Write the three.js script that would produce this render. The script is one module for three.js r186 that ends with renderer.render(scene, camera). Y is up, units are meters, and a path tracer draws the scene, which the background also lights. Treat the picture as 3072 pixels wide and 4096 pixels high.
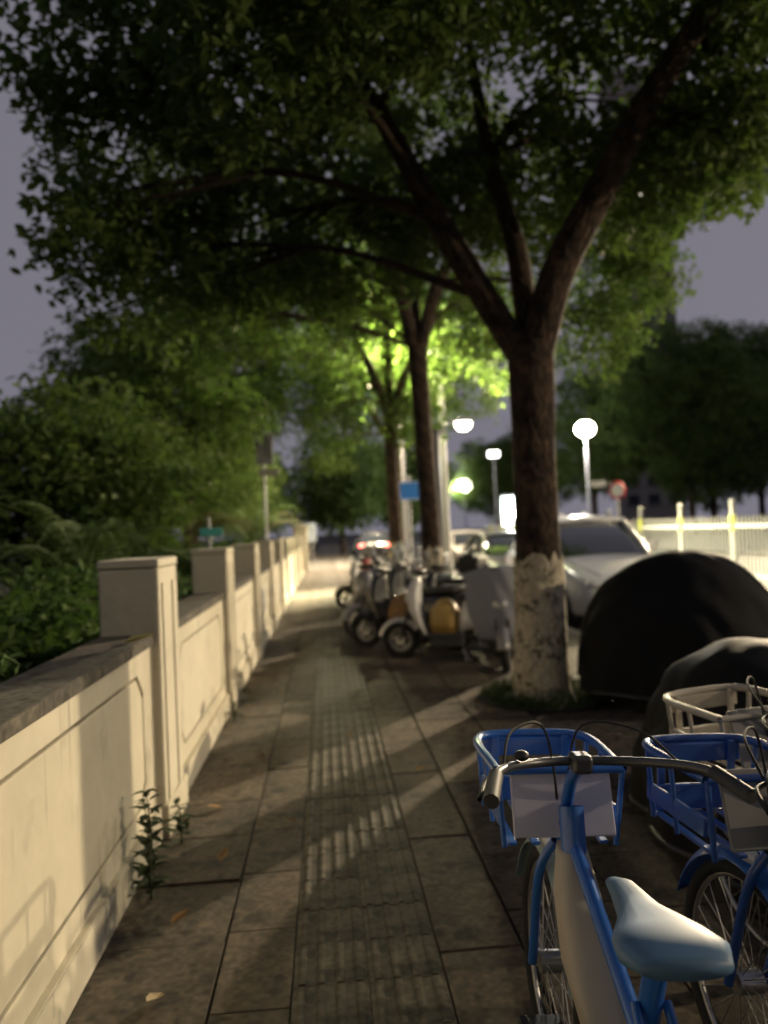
import * as THREE from 'three';
import { mergeGeometries } from 'three/addons/utils/BufferGeometryUtils.js';
import { RoundedBoxGeometry } from 'three/addons/geometries/RoundedBoxGeometry.js';

// ------------------------------------------------------------------ camera, sky, exposure
const R = Math.PI / 180;
const scene = new THREE.Scene();
const camera = new THREE.PerspectiveCamera(68, 0.75, 0.05, 1500);
camera.position.set(0, 1.5, 0);
camera.rotation.order = 'YXZ';
camera.rotation.set(1.4 * R, -4.5 * R, -2.5 * R);
camera.focus = 1.7;
camera.userData.fStop = 1.8;
const renderer = new THREE.WebGLRenderer();
renderer.toneMapping = THREE.LinearToneMapping;
renderer.toneMappingExposure = 1.0;
renderer.shadowMap.enabled = true;

function rng(seed) { let s = seed >>> 0; return () => { s = (s + 0x6D2B79F5) | 0; let t = Math.imul(s ^ (s >>> 15), 1 | s); t = (t + Math.imul(t ^ (t >>> 7), 61 | t)) ^ t; return ((t ^ (t >>> 14)) >>> 0) / 4294967296; }; }
function noiseGrid(n, seed) { const r = rng(seed), a = new Float32Array(n * n); for (let i = 0; i < n * n; i++) a[i] = r(); return a; }
const NG = noiseGrid(64, 77);
function vnoise(x, y, per) {               // tileable value noise, period per (<= 64)
  const xi = Math.floor(x), yi = Math.floor(y), fx = x - xi, fy = y - yi, m = (v) => ((v % per) + per) % per;
  const sx = fx * fx * (3 - 2 * fx), sy = fy * fy * (3 - 2 * fy);
  const a = NG[m(yi) * 64 + m(xi)], b = NG[m(yi) * 64 + m(xi + 1)], c = NG[m(yi + 1) * 64 + m(xi)], d = NG[m(yi + 1) * 64 + m(xi + 1)];
  return (a + (b - a) * sx) * (1 - sy) + (c + (d - c) * sx) * sy;
}
function fbm(u, v, base, oct) { let s = 0, a = 0.5, p = base, t = 0; for (let i = 0; i < oct && p <= 64; i++) { s += a * vnoise(u * p + i * 7, v * p + i * 13, p); t += a; a *= 0.55; p *= 2; } return s / t; }

// a cloudy night sky lit evenly from below by the city
{
  const W = 256, H = 128, d = new Float32Array(W * H * 4);
  for (let j = 0; j < H; j++) for (let i = 0; i < W; i++) {
    const c = fbm(i / W, j / H, 4, 4), k = 0.205 * (0.80 + 0.40 * c), o = (j * W + i) * 4;
    d[o] = k * 1.0; d[o + 1] = k * 0.955; d[o + 2] = k * 1.16; d[o + 3] = 1;
  }
  const t = new THREE.DataTexture(d, W, H, THREE.RGBAFormat, THREE.FloatType);
  t.mapping = THREE.EquirectangularReflectionMapping; t.magFilter = THREE.LinearFilter; t.minFilter = THREE.LinearFilter; t.wrapS = THREE.RepeatWrapping; t.needsUpdate = true;
  scene.background = t; scene.environment = t;
}

// ------------------------------------------------------------------ helpers
const V = (x, y, z) => new THREE.Vector3(x, y, z);
function tex(n, fn, srgb = true) {
  const d = new Uint8Array(n * n * 4);
  for (let j = 0; j < n; j++) for (let i = 0; i < n; i++) { const c = fn(i / n, j / n), o = (j * n + i) * 4; d[o] = c[0] * 255; d[o + 1] = c[1] * 255; d[o + 2] = c[2] * 255; d[o + 3] = 255; }
  const t = new THREE.DataTexture(d, n, n); t.wrapS = t.wrapT = THREE.RepeatWrapping; t.magFilter = THREE.LinearFilter; t.minFilter = THREE.LinearMipmapLinearFilter; t.generateMipmaps = true;
  if (srgb) t.colorSpace = THREE.SRGBColorSpace; t.needsUpdate = true; return t;
}
const cl = (x) => Math.min(1, Math.max(0, x));
const lin = (r, g, b) => new THREE.Color().setRGB(r, g, b);
function mat(r, g, b, o = {}) { return new THREE.MeshPhysicalMaterial({ color: lin(r, g, b), roughness: 0.7, ...o }); }
function clean(g) {
  const n = g.index ? g.toNonIndexed() : g;
  for (const k of Object.keys(n.attributes)) if (!['position', 'normal', 'uv'].includes(k)) n.deleteAttribute(k);
  if (!n.attributes.normal) n.computeVertexNormals();
  if (!n.attributes.uv) n.setAttribute('uv', new THREE.BufferAttribute(new Float32Array(n.attributes.position.count * 2), 2));
  return n;
}
const merge = (l) => mergeGeometries(l.map(clean), false);
function boxUV(g, s = 1) {                 // uv in metres along the dominant axis
  g = clean(g); const p = g.attributes.position, n = g.attributes.normal, u = new Float32Array(p.count * 2);
  for (let i = 0; i < p.count; i++) {
    const ax = Math.abs(n.getX(i)), ay = Math.abs(n.getY(i)), az = Math.abs(n.getZ(i));
    if (ay >= ax && ay >= az) { u[2 * i] = p.getX(i) * s; u[2 * i + 1] = p.getZ(i) * s; } else if (ax >= az) { u[2 * i] = p.getZ(i) * s; u[2 * i + 1] = p.getY(i) * s; } else { u[2 * i] = p.getX(i) * s; u[2 * i + 1] = p.getY(i) * s; }
  }
  g.setAttribute('uv', new THREE.BufferAttribute(u, 2)); return g;
}
const box = (w, h, d, x = 0, y = 0, z = 0) => new THREE.BoxGeometry(w, h, d).translate(x, y, z);
const rbox = (w, h, d, r, x = 0, y = 0, z = 0, seg = 2) => new RoundedBoxGeometry(w, h, d, seg, r).translate(x, y, z);
function bar(a, b, r1, r2 = r1, seg = 8) {  // tapered rod from a to b
  const A = V(...a), B = V(...b), d = B.clone().sub(A), L = d.length();
  const g = new THREE.CylinderGeometry(r2, r1, L, seg); g.translate(0, L / 2, 0);
  g.applyQuaternion(new THREE.Quaternion().setFromUnitVectors(V(0, 1, 0), d.normalize())); g.translate(A.x, A.y, A.z); return g;
}
function tube(pts, r, seg = 24, rad = 8) { return new THREE.TubeGeometry(new THREE.CatmullRomCurve3(pts.map((p) => V(...p))), seg, r, rad, false); }
function taper(pts, radii, seg = 24, rad = 12, rough = 0, seed = 1) {   // swept limb, radius interpolated along it, uneven bark
  const c = new THREE.CatmullRomCurve3(pts.map((p) => V(...p)), false, 'centripetal'), fr = c.computeFrenetFrames(seg, false), pos = [], uv = [], idx = [], L = c.getLength(), r0 = rng(seed)() * 40;
  for (let i = 0; i <= seg; i++) {
    const t = i / seg, P = c.getPointAt(t), k = t * (radii.length - 1), k0 = Math.min(radii.length - 2, Math.floor(k)), rr = radii[k0] + (radii[k0 + 1] - radii[k0]) * (k - k0);
    for (let j = 0; j <= rad; j++) {
      const a = j / rad * Math.PI * 2, q = rr * (1 + rough * (fbm((j % rad) / rad, t * 0.5 + r0, 8, 3) - 0.5));
      const n = fr.normals[i].clone().multiplyScalar(Math.cos(a)).addScaledVector(fr.binormals[i], Math.sin(a));
      pos.push(P.x + n.x * q, P.y + n.y * q, P.z + n.z * q); uv.push(j / rad, t * L);
    }
  }
  for (let i = 0; i < seg; i++) for (let j = 0; j < rad; j++) { const a = i * (rad + 1) + j, b = a + 1, e = a + rad + 1, f = e + 1; idx.push(a, b, e, b, f, e); }
  const g = new THREE.BufferGeometry(); g.setAttribute('position', new THREE.Float32BufferAttribute(pos, 3)); g.setAttribute('uv', new THREE.Float32BufferAttribute(uv, 2)); g.setIndex(idx); g.computeVertexNormals(); return g;
}
function loft(rings, caps = true) {         // rings: arrays of [x,y,z], equal counts, closed round
  const n = rings[0].length, pos = [], idx = [], uv = [];
  rings.forEach((r, i) => r.forEach((p, j) => { pos.push(...p); uv.push(j / n, i / rings.length); }));
  for (let i = 0; i < rings.length - 1; i++) for (let j = 0; j < n; j++) { const a = i * n + j, b = i * n + (j + 1) % n, c = a + n, d = b + n; idx.push(a, b, c, b, d, c); }
  if (caps) for (const [i, flip] of [[0, 1], [rings.length - 1, 0]]) {
    const c = [0, 0, 0]; rings[i].forEach((p) => { c[0] += p[0] / n; c[1] += p[1] / n; c[2] += p[2] / n; });
    const k = pos.length / 3; pos.push(...c); uv.push(0, 0);
    for (let j = 0; j < n; j++) { const a = i * n + j, b = i * n + (j + 1) % n; if (flip) idx.push(k, b, a); else idx.push(k, a, b); }
  }
  const g = new THREE.BufferGeometry(); g.setAttribute('position', new THREE.Float32BufferAttribute(pos, 3)); g.setAttribute('uv', new THREE.Float32BufferAttribute(uv, 2)); g.setIndex(idx); g.computeVertexNormals(); return g;
}
// superellipse ring: lies in the plane of axes (u, v) at centre c
function sring(c, hu, hv, plane, e = 0.6, n = 20) {
  const out = [];
  for (let j = 0; j < n; j++) {
    const a = j / n * Math.PI * 2, cu = Math.cos(a), sv = Math.sin(a), u = hu * Math.sign(cu) * Math.abs(cu) ** e, v = hv * Math.sign(sv) * Math.abs(sv) ** e;
    out.push(plane === 'xz' ? [c[0] + u, c[1], c[2] + v] : plane === 'xy' ? [c[0] + u, c[1] + v, c[2]] : [c[0], c[1] + v, c[2] + u]);
  }
  return out;
}
const used = {};
function numbered(n) { used[n] = (used[n] ?? -1) + 1; return used[n] ? n + '_' + String(used[n]).padStart(3, '0') : n; }
function part(name, geo, m, parent, kind) {
  const o = new THREE.Mesh(clean(geo), m); o.name = name; o.castShadow = o.receiveShadow = true; parent.add(o); if (kind) o.userData.kind = kind; return o;
}
function shared(name, geo, m, parent) { const o = new THREE.Mesh(geo, m); o.name = name; o.castShadow = o.receiveShadow = true; parent.add(o); return o; }
function thing(name, label, category, [x, y, z] = [0, 0, 0], turn = 0, group) {
  const o = new THREE.Group(); o.name = numbered(name); o.position.set(x, y, z); o.rotation.y = turn; o.userData = { label, category }; if (group) o.userData.group = group; scene.add(o); return o;
}
function struct(name, geo, m) { const o = new THREE.Mesh(clean(geo), m); o.name = numbered(name); o.userData = { kind: 'structure' }; o.receiveShadow = o.castShadow = true; scene.add(o); return o; }
function structGroup(name) { const o = new THREE.Group(); o.name = numbered(name); o.userData = { kind: 'structure' }; scene.add(o); return o; }

// ------------------------------------------------------------------ materials
const speck = tex(512, (u, v) => { const a = fbm(u, v, 4, 4), b = fbm(u + .37, v + .11, 64, 1), c = fbm(v, u, 32, 2), sp = cl((fbm(u + .5, v + .2, 16, 2) - .66) * 9), k = 0.62 + 0.42 * (a - .5) + 0.24 * (b - .5) + .16 * (c - .5) - .20 * sp; return [cl(k), cl(k * .985), cl(k * .96)]; });
const blotch = tex(512, (u, v) => { const a = fbm(u, v, 4, 5), b = fbm(u + .2, v + .6, 16, 3), st = cl((fbm(u * 1, v, 8, 4) - .60) * 5), run = cl((vnoise(u * 64, v * 2, 64) * .6 + fbm(u, v, 8, 2) * .6 - .74) * 4), k = 0.93 + 0.12 * (a - .5) + 0.06 * (b - .5) - .30 * st * b - .16 * run; return [cl(k), cl(k * .992), cl(k * .97)]; });
const bumpT = tex(512, (u, v) => { const k = fbm(u, v, 32, 2) * .6 + fbm(u, v, 8, 3) * .4; return [k, k, k]; }, false);
const barkT = tex(512, (u, v) => { const a = fbm(u, v * .5, 32, 2), b = fbm(u + .3, v, 8, 4), k = 0.5 + .6 * (a - .5) + .5 * (b - .5); return [cl(k * 1.05), cl(k * .93), cl(k * .82)]; });
const barkB = tex(512, (u, v) => { const k = cl(Math.abs(fbm(u, v * .25, 32, 2) - .5) * 4); return [k, k, k]; }, false);
const asphT = tex(512, (u, v) => { const a = fbm(u, v, 4, 4), b = fbm(u, v, 64, 1), k = .62 + .3 * (a - .5) + .35 * (b - .5); return [cl(k), cl(k), cl(k * .98)]; });
const washT = tex(512, (u, v) => { const a = fbm(u, v, 16, 3), b = fbm(u * 2 % 1, v, 32, 2), w = cl((a * .6 + b * .4 - .33) * 7); const k = .42 + .34 * w + .24 * b; return [cl(k), cl(k * .97), cl(k * .9)]; });
const M = {
  stucco: new THREE.MeshPhysicalMaterial({ color: lin(.64, .60, .50), roughness: .93, map: blotch, bumpMap: bumpT, bumpScale: .003 }),
  coping: new THREE.MeshPhysicalMaterial({ color: lin(.20, .175, .14), roughness: .95, map: speck, bumpMap: bumpT, bumpScale: .004 }),
  soil: new THREE.MeshPhysicalMaterial({ color: lin(.055, .045, .032), roughness: 1, map: speck, bumpMap: bumpT, bumpScale: .02 }),
  bark: new THREE.MeshPhysicalMaterial({ color: lin(.16, .125, .10), roughness: .95, map: barkT, bumpMap: barkB, bumpScale: .012 }),
  wash: new THREE.MeshPhysicalMaterial({ color: lin(.66, .63, .56), roughness: .95, map: washT, bumpMap: barkB, bumpScale: .010 }),
  asphalt: new THREE.MeshPhysicalMaterial({ color: lin(.085, .083, .08), roughness: .85, map: asphT, bumpMap: bumpT, bumpScale: .004 }),
  kerb: new THREE.MeshPhysicalMaterial({ color: lin(.33, .32, .30), roughness: .9, map: speck, bumpMap: bumpT, bumpScale: .003 }),
  paint: mat(.75, .74, .70, { roughness: .8 }),
  rubber: mat(.022, .022, .022, { roughness: .85 }), blackP: mat(.02, .02, .022, { roughness: .5 }), darkP: mat(.045, .045, .05, { roughness: .6 }),
  chrome: mat(.75, .75, .75, { roughness: .18, metalness: 1 }), steel: mat(.42, .42, .43, { roughness: .4, metalness: .9 }), greyMetal: mat(.30, .30, .31, { roughness: .5, metalness: .2 }),
  seat: mat(.03, .03, .03, { roughness: .55 }), glass: mat(.02, .025, .03, { roughness: .06, clearcoat: 1 }),
  red: mat(.35, .01, .01, { roughness: .25, clearcoat: 1 }), amber: mat(.5, .2, .02, { roughness: .25 }), lens: mat(.65, .67, .7, { roughness: .12, clearcoat: 1 }),
  white: mat(.72, .72, .70, { roughness: .3, clearcoat: .8, clearcoatRoughness: .1 }),
};
function glow(r, g, b, k) { return new THREE.MeshStandardMaterial({ color: lin(.8, .8, .8), emissive: lin(r, g, b), emissiveIntensity: k, roughness: .5 }); }

// ------------------------------------------------------------------ lamps (positions shared with the builders below)
const WARM = lin(1, .80, .52), WHITE = lin(1, .93, .80), COOL = lin(.92, .97, 1);
function lampLight(pos, color, power, soft = 6) { const l = new THREE.PointLight(color, power, 0, 2); l.position.set(...pos); l.castShadow = true; l.shadow.radius = soft; l.shadow.mapSize.set(1024, 1024); return l; }
function streetLamp(label, [x, z], H, arm, power, color, base = -.12, glowK = 30, aim = null) {   // arm: reach towards -x (negative) or +x
  const g = thing('street_lamp', label, 'street lamp', [x, base, z], 0, 'street lamps along the road');
  part('base_plate', merge([new THREE.CylinderGeometry(.22, .24, .06, 20).translate(0, .03, 0), new THREE.CylinderGeometry(.13, .15, .6, 16).translate(0, .36, 0)]), M.greyMetal, g);
  part('pole', bar([0, .6, 0], [0, H - .6, 0], .10, .06, 16), M.greyMetal, g);
  part('arm', tube([[0, H - .75, 0], [arm * .12, H - .3, 0], [arm * .5, H + .02, 0], [arm * .92, H + .12, 0]], .038, 24, 8), M.greyMetal, g);
  const hx = arm, d = Math.sign(arm);
  part('lamp_housing', loft([sring([hx - d * .42, H + .13, 0], .04, .035, 'yz', .8), sring([hx - d * .34, H + .13, 0], .11, .055, 'yz', .6), sring([hx, H + .14, 0], .15, .06, 'yz', .6), sring([hx + d * .34, H + .13, 0], .12, .045, 'yz', .6), sring([hx + d * .40, H + .12, 0], .06, .02, 'yz', .8)]), M.greyMetal, g);
  const lens = part('lamp_lens', loft([sring([hx, H + .075, 0], .30, .11, 'xz', .7), sring([hx, H + .03, 0], .26, .09, 'xz', .8), sring([hx, H + .005, 0], .12, .05, 'xz', 1)]), glow(color.r, color.g, color.b, glowK), g);
  if (power && aim) { const l = new THREE.SpotLight(color, power, 0, 72 * R, .45, 2); l.position.set(hx, H - .12, 0); l.target.position.set(...aim); l.target.updateMatrixWorld(); l.castShadow = true; l.shadow.radius = 8; g.add(l); }
  else if (power) g.add(lampLight([hx, H - .12, 0], color, power, 8));
  return g;
}

// ------------------------------------------------------------------ ground, road, pavement
struct('ground', boxUV(new THREE.PlaneGeometry(900, 900).rotateX(-Math.PI / 2).translate(0, -.30, -200), .5), M.soil);
struct('garden_bed', boxUV(box(60, .5, 120, -31.15, -.08, -50), .6), M.soil);
struct('road', boxUV(box(13.6, .16, 260, 10.2, -.20, -110), .35), M.asphalt);
struct('far_pavement', boxUV(box(40, .24, 260, 37, -.13, -110), .8), M.kerb);
const driveM = new THREE.MeshPhysicalMaterial({ color: lin(.36, .35, .33), roughness: .85, map: speck, bumpMap: bumpT, bumpScale: .003 });
struct('driveway', boxUV(box(24, .12, 11, -9.16, -.058, -36.6), .8), driveM);
const bedM = new THREE.MeshPhysicalMaterial({ color: lin(.075, .065, .05), roughness: 1, map: speck });
const paveA = [[.262, .210, .150], [.225, .180, .130], [.29, .232, .168], [.25, .206, .152]].map(([r, g, b]) => new THREE.MeshPhysicalMaterial({ color: lin(r, g, b), roughness: .88, map: speck, bumpMap: bumpT, bumpScale: .003 }));
const tactM = [[.275, .24, .18], [.25, .22, .165]].map(([r, g, b]) => new THREE.MeshPhysicalMaterial({ color: lin(r, g, b), roughness: .85, map: speck, bumpMap: bumpT, bumpScale: .002 }));
const walk = structGroup('pavement');
part('bedding', boxUV(box(4.17, .2, 130, 1.185, -.114, -29), .8), bedM, walk);
const rp = rng(5);
{ // paving slabs, one mesh each, laid in courses along the wall; the far courses run on as longer strips
  const cols = [[-.90, -.43, .5], [-.43, -.17, .5], [.34, .64, .5], [.645, 1.10, .5], [1.10, 1.55, .5]];
  for (const [x0, x1, L] of cols) {
    const w = x1 - x0 - .008, proto = [0, 1, 2].map((k) => { const g = boxUV(rbox(w, .06, L - .005, .004, 0, 0, 0, 1), .9); const u = g.attributes.uv; for (let i = 0; i < u.count; i++) u.setXY(i, u.getX(i) + k * .37, u.getY(i) + k * .61); return g; });
    const n = Math.round(22 / L); const off = rp() * .3;
    for (let i = 0; i < n; i++) {
      const s = shared('paving_slab', proto[Math.floor(rp() * 3)], paveA[Math.floor(rp() * 4)], walk);
      s.position.set((x0 + x1) / 2, -.030 + (rp() - .5) * .008, -1.2 - off - (i + .5) * L); s.rotation.set((rp() - .5) * .011, (rp() - .5) * .006, (rp() - .5) * .014);
    }
    const z0 = -1.2 - off - n * L;
    part('paving_course', boxUV(box(w, .06, 60 + z0 + 35, (x0 + x1) / 2, -.030, (z0 - 95) / 2), .9), paveA[1], walk, 'stuff');
    part('paving_course', boxUV(box(w, .06, 8 - off, (x0 + x1) / 2, -.030, -1.2 - off + 4.5), .9), paveA[0], walk, 'stuff');
  }
  const T = .255, bars = [box(T - .003, .05, T - .002, 0, -.025, 0)];
  for (let k = 0; k < 4; k++) { const s = new THREE.CylinderGeometry(.0145, .0175, T - .012, 6).rotateX(Math.PI / 2).scale(1, .36, 1); bars.push(s.translate((k - 1.5) * .064, .002, 0)); }
  const tg = boxUV(merge(bars), .9);
  for (let i = 0; i < 74; i++) for (let j = 0; j < 2; j++) {
    const s = shared('tactile_tile', tg, tactM[rp() < .5 ? 0 : 1], walk); s.position.set(-.17 + T * (j + .5), -.004 + (rp() - .5) * .004, -1.3 - T * (i + .5)); s.rotation.set((rp() - .5) * .006, 0, (rp() - .5) * .006);
  }
  part('tactile_course', boxUV(box(.505, .06, 75, .085, -.034, -1.3 - 74 * T - 37.5), .9), tactM[0], walk, 'stuff');
  part('tactile_course', boxUV(box(.505, .06, 8, .085, -.034, 2.7), .9), tactM[0], walk, 'stuff');
  // verge between path and road: small dark setts
  const sg = [0, 1].map((k) => boxUV(rbox(.195, .06, .095, .004, 0, 0, 0, 1), .9 + k * .3)), sm = [[.15, .125, .105], [.13, .115, .10], [.17, .13, .11]].map(([r, g, b]) => new THREE.MeshPhysicalMaterial({ color: lin(r, g, b), roughness: .9, map: speck, bumpMap: bumpT, bumpScale: .003 }));
  const put = []; let c = 0;
  for (let zi = 0; zi < 60; zi++) for (let xi = 0; xi < 9; xi++) {
    const z = -3.4 - zi * .1 - .05, x = 1.552 + (xi + .5 + (zi % 2) * .5 - .25) * .2 - .05; if (x > 3.22) continue;
    if (Math.abs(z + 6.5) < .62 && Math.abs(x - 1.82) < .6) continue;
    if (c++ < 300) { const s = shared('paving_sett', sg[c % 2], sm[Math.floor(rp() * 3)], walk); s.position.set(x, -.030 + (rp() - .5) * .006, z); s.rotation.set((rp() - .5) * .01, 0, (rp() - .5) * .015); }
    else put.push(rbox(.195, .06, .095, .004, x, -.030, z, 1));
  }
  for (let zi = 0; zi < 34; zi++) for (let xi = 0; xi < 9; xi++) put.push(box(.195, .06, .095, 1.57 + (xi + .5) * .19, -.03 + (rp() - .5) * .006, -zi * .1));
  for (let zi = 60; zi < 150; zi++) for (let xi = 0; xi < 9; xi++) put.push(box(.195, .06, .095, 1.57 + (xi + .5) * .19, -.03 + (rp() - .5) * .006, -3.45 - zi * .1));
  part('sett_paving', boxUV(merge(put), .9), sm[0], walk, 'stuff');
}
const kerb = structGroup('kerb');
{ const kg = boxUV(rbox(.15, .30, .99, .018, 0, 0, 0, 2), .8); for (let i = 0; i < 34; i++) { const s = shared('kerb_stone', kg, M.kerb, kerb); s.position.set(3.35, -.145 + (rp() - .5) * .008, 1.5 - i - .5); s.rotation.y = (rp() - .5) * .01; }
  part('kerb_run', boxUV(box(.15, .30, 70, 3.35, -.145, -67.6), .8), M.kerb, kerb, 'stuff');
  part('kerb_run', boxUV(box(.16, .30, 200, 16.93, -.155, -80), .8), M.kerb, kerb, 'stuff'); }
struct('lane_marking', merge([0, 1, 2, 3, 4, 5, 6].map((i) => box(.14, .004, 3, 6.4, -.116, -8 - i * 8))), M.paint);

// ------------------------------------------------------------------ garden wall
const wallX = -.9, PZ = 3.94, BAY = 2.7;
{
  const w = thing('garden_wall', 'long low cream rendered wall with square pillars and panelled bays beside the path', 'wall');
  const back = -1.12, face = wallX;
  const octa = (a, b, c, d, k) => { const s = new THREE.Shape(); s.moveTo(a + k, b); s.lineTo(c - k, b); s.lineTo(c, b + k); s.lineTo(c, d - k); s.lineTo(c - k, d); s.lineTo(a + k, d); s.lineTo(a, d - k); s.lineTo(a, b + k); s.closePath(); return s; };
  const L = BAY - .49, ext = (s, depth, bev) => new THREE.ExtrudeGeometry(s, { depth, bevelEnabled: bev > 0, bevelSize: bev, bevelThickness: bev, bevelSegments: 2, curveSegments: 2 });
  // bay in local (u along the wall, v up), then turned so that it faces +x
  const sur = new THREE.Shape(); sur.moveTo(0, .12); sur.lineTo(L, .12); sur.lineTo(L, .985); sur.lineTo(0, .985); sur.closePath(); sur.holes.push(octa(.20, .25, L - .20, .875, .10));
  const turn = (g) => boxUV(g.rotateY(Math.PI / 2), .55);
  const surG = turn(ext(sur, .03, .004)), plateG = turn(ext(octa(.226, .276, L - .226, .849, .094), .024, .006)), coreG = boxUV(box(.15, .97, L, 0, .485, 0), .55), copG = boxUV(rbox(.27, .055, L, .008, 0, 0, 0, 2), .9), plG = boxUV(rbox(.06, .16, L, .006, 0, 0, 0, 1), .7);
  const pilG = boxUV(rbox(.30, 1.36, .49, .012, 0, .68, 0, 2), .55), fluteG = boxUV(rbox(.012, 1.12, .09, .004, .152, .72, 0, 1), .55), capG = boxUV(rbox(.308, .045, .498, .01, 0, 1.385, 0, 2), .55), pbG = boxUV(rbox(.335, .17, .525, .01, 0, .085, 0, 2), .7);
  const vary = [0, 1, 2].map((k) => new THREE.MeshPhysicalMaterial({ color: lin(.64 - k * .02, .60 - k * .02, .50 - k * .022), roughness: .93, map: blotch, bumpMap: bumpT, bumpScale: .003 }));
  for (let k = -2; k < 10; k++) {
    const z0 = -(PZ + BAY * k), zc = z0 - .245, b0 = z0 - .49;
    const p = shared('pillar', pilG, vary[(k + 3) % 3], w); p.position.set(-1.005, 0, zc);
    for (const u of [-.13, .13]) shared('pillar_strip', fluteG, vary[(k + 3) % 3], p).position.z = u;
    shared('pillar_cap', capG, vary[(k + 3) % 3], p); shared('pillar_base', pbG, vary[(k + 4) % 3], p);
    if (k > 8) break;
    const c = shared('panel', coreG, vary[(k + 5) % 3], w); c.position.set(-1.01, 0, b0 - L / 2);
    const f = shared('panel_surround', surG, vary[(k + 5) % 3], c); f.position.set(.076, 0, L / 2);
    const q = shared('panel_plate', plateG, vary[(k + 6) % 3], c); q.position.set(.079, 0, L / 2);
    const s = shared('plinth', plG, vary[(k + 4) % 3], c); s.position.set(.11, .082, 0);
    const h = shared('coping', copG, M.coping, c); h.position.set(-.01, 1.0, 0);
  }
  const z = -(PZ + BAY * 10);
  part('gate_pillar', boxUV(rbox(.55, 1.75, .6, .015, -1.0, .875, z - .05), .55), M.stucco, w); part('gate_pillar_cap', boxUV(rbox(.66, .1, .7, .015, -1.0, 1.80, z - .05), .55), M.stucco, w);
}
// ------------------------------------------------------------------ tree pits with rough grass
{
  const blade = leafGeoEarly(), r = rng(31);
  for (const z of [.6, -6.5, -12.7, -18.9, -25.6]) {
    const x = z < -20 ? 2.36 : 1.82, p = structGroup('tree_pit');
    part('soil', boxUV(new THREE.CylinderGeometry(.56, .58, .05, 24).translate(x, -.012, z), .8), M.soil, p);
    if (z < -10 || z > 0) continue;
    const im = new THREE.InstancedMesh(blade, new THREE.MeshPhysicalMaterial({ color: lin(.045, .08, .02), roughness: .9, side: THREE.DoubleSide }), 900); im.name = 'grass'; im.userData.kind = 'stuff'; im.castShadow = true;
    const d = new THREE.Object3D();
    for (let i = 0; i < 900; i++) { const a = r() * 6.283, q = .27 + .27 * Math.sqrt(r()); d.position.set(x + Math.cos(a) * q, .01, z + Math.sin(a) * q); d.rotation.set((r() - .5) * 1.0, r() * 6.28, (r() - .5) * 1.0); d.scale.set(1, .5 + r(), 1); d.updateMatrix(); im.setMatrixAt(i, d.matrix); }
    p.add(im);
  }
}
function leafGeoEarly() { const g = new THREE.BufferGeometry(); g.setAttribute('position', new THREE.Float32BufferAttribute([-.005, 0, 0, .005, 0, 0, .004, .06, .01, -.005, 0, 0, .004, .06, .01, -.003, .06, .01, -.003, .06, .01, .004, .06, .01, 0, .12, .04], 3)); g.computeVertexNormals(); return clean(g); }

// ------------------------------------------------------------------ trees
const leafMats = {};
function leafMat(r, g, b, t = .4) { const k = [r, g, b, t].join(); return leafMats[k] ??= new THREE.MeshPhysicalMaterial({ color: lin(r, g, b), roughness: .85, transmission: t, thickness: 0, side: THREE.DoubleSide, specularIntensity: .4 }); }
function leafGeo(L, w, fold, droop) {       // base at origin, pointing +z, folded on the midrib
  const z = [0, .3, .65, 1], x = [0, 1, .8, 0], y = (t) => -droop * t * t * L, pos = [], tri = (a, b, c) => pos.push(...a, ...b, ...c);
  const m = (i) => [0, y(z[i]), z[i] * L], e = (i, s) => [s * x[i] * w / 2, y(z[i]) + fold * x[i] * w / 2, z[i] * L];
  for (const s of [-1, 1]) { tri(m(0), m(1), e(1, s)); tri(m(1), m(2), e(2, s)); tri(m(1), e(2, s), e(1, s)); tri(m(2), m(3), e(2, s)); }
  const g = new THREE.BufferGeometry(); g.setAttribute('position', new THREE.Float32BufferAttribute(pos, 3)); g.computeVertexNormals(); return g;
}
function sprayGeo(n, spread, L, w, seed) {   // a twig end with n leaves
  const r = rng(seed), l = [];
  for (let i = 0; i < n; i++) {
    const g = leafGeo(L * (.75 + r() * .5), w * (.8 + r() * .4), .25 + r() * .3, .1 + r() * .3), t = i / n;
    g.rotateZ((r() - .5) * 1.4); g.rotateX(-.2 + r() * .9); g.rotateY(r() * Math.PI * 2);
    g.translate((r() - .5) * spread * 1.2, (r() - .5) * spread * .8, (r() - .5) * spread * 1.2); l.push(g);
  }
  return merge(l);
}
const sprayBig = sprayGeo(16, .34, .115, .058, 3), sprayMid = sprayGeo(14, .42, .13, .066, 4), sprayFar = sprayGeo(12, .9, .30, .16, 9);
const dummy = new THREE.Object3D(), tint = new THREE.Color();
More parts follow.
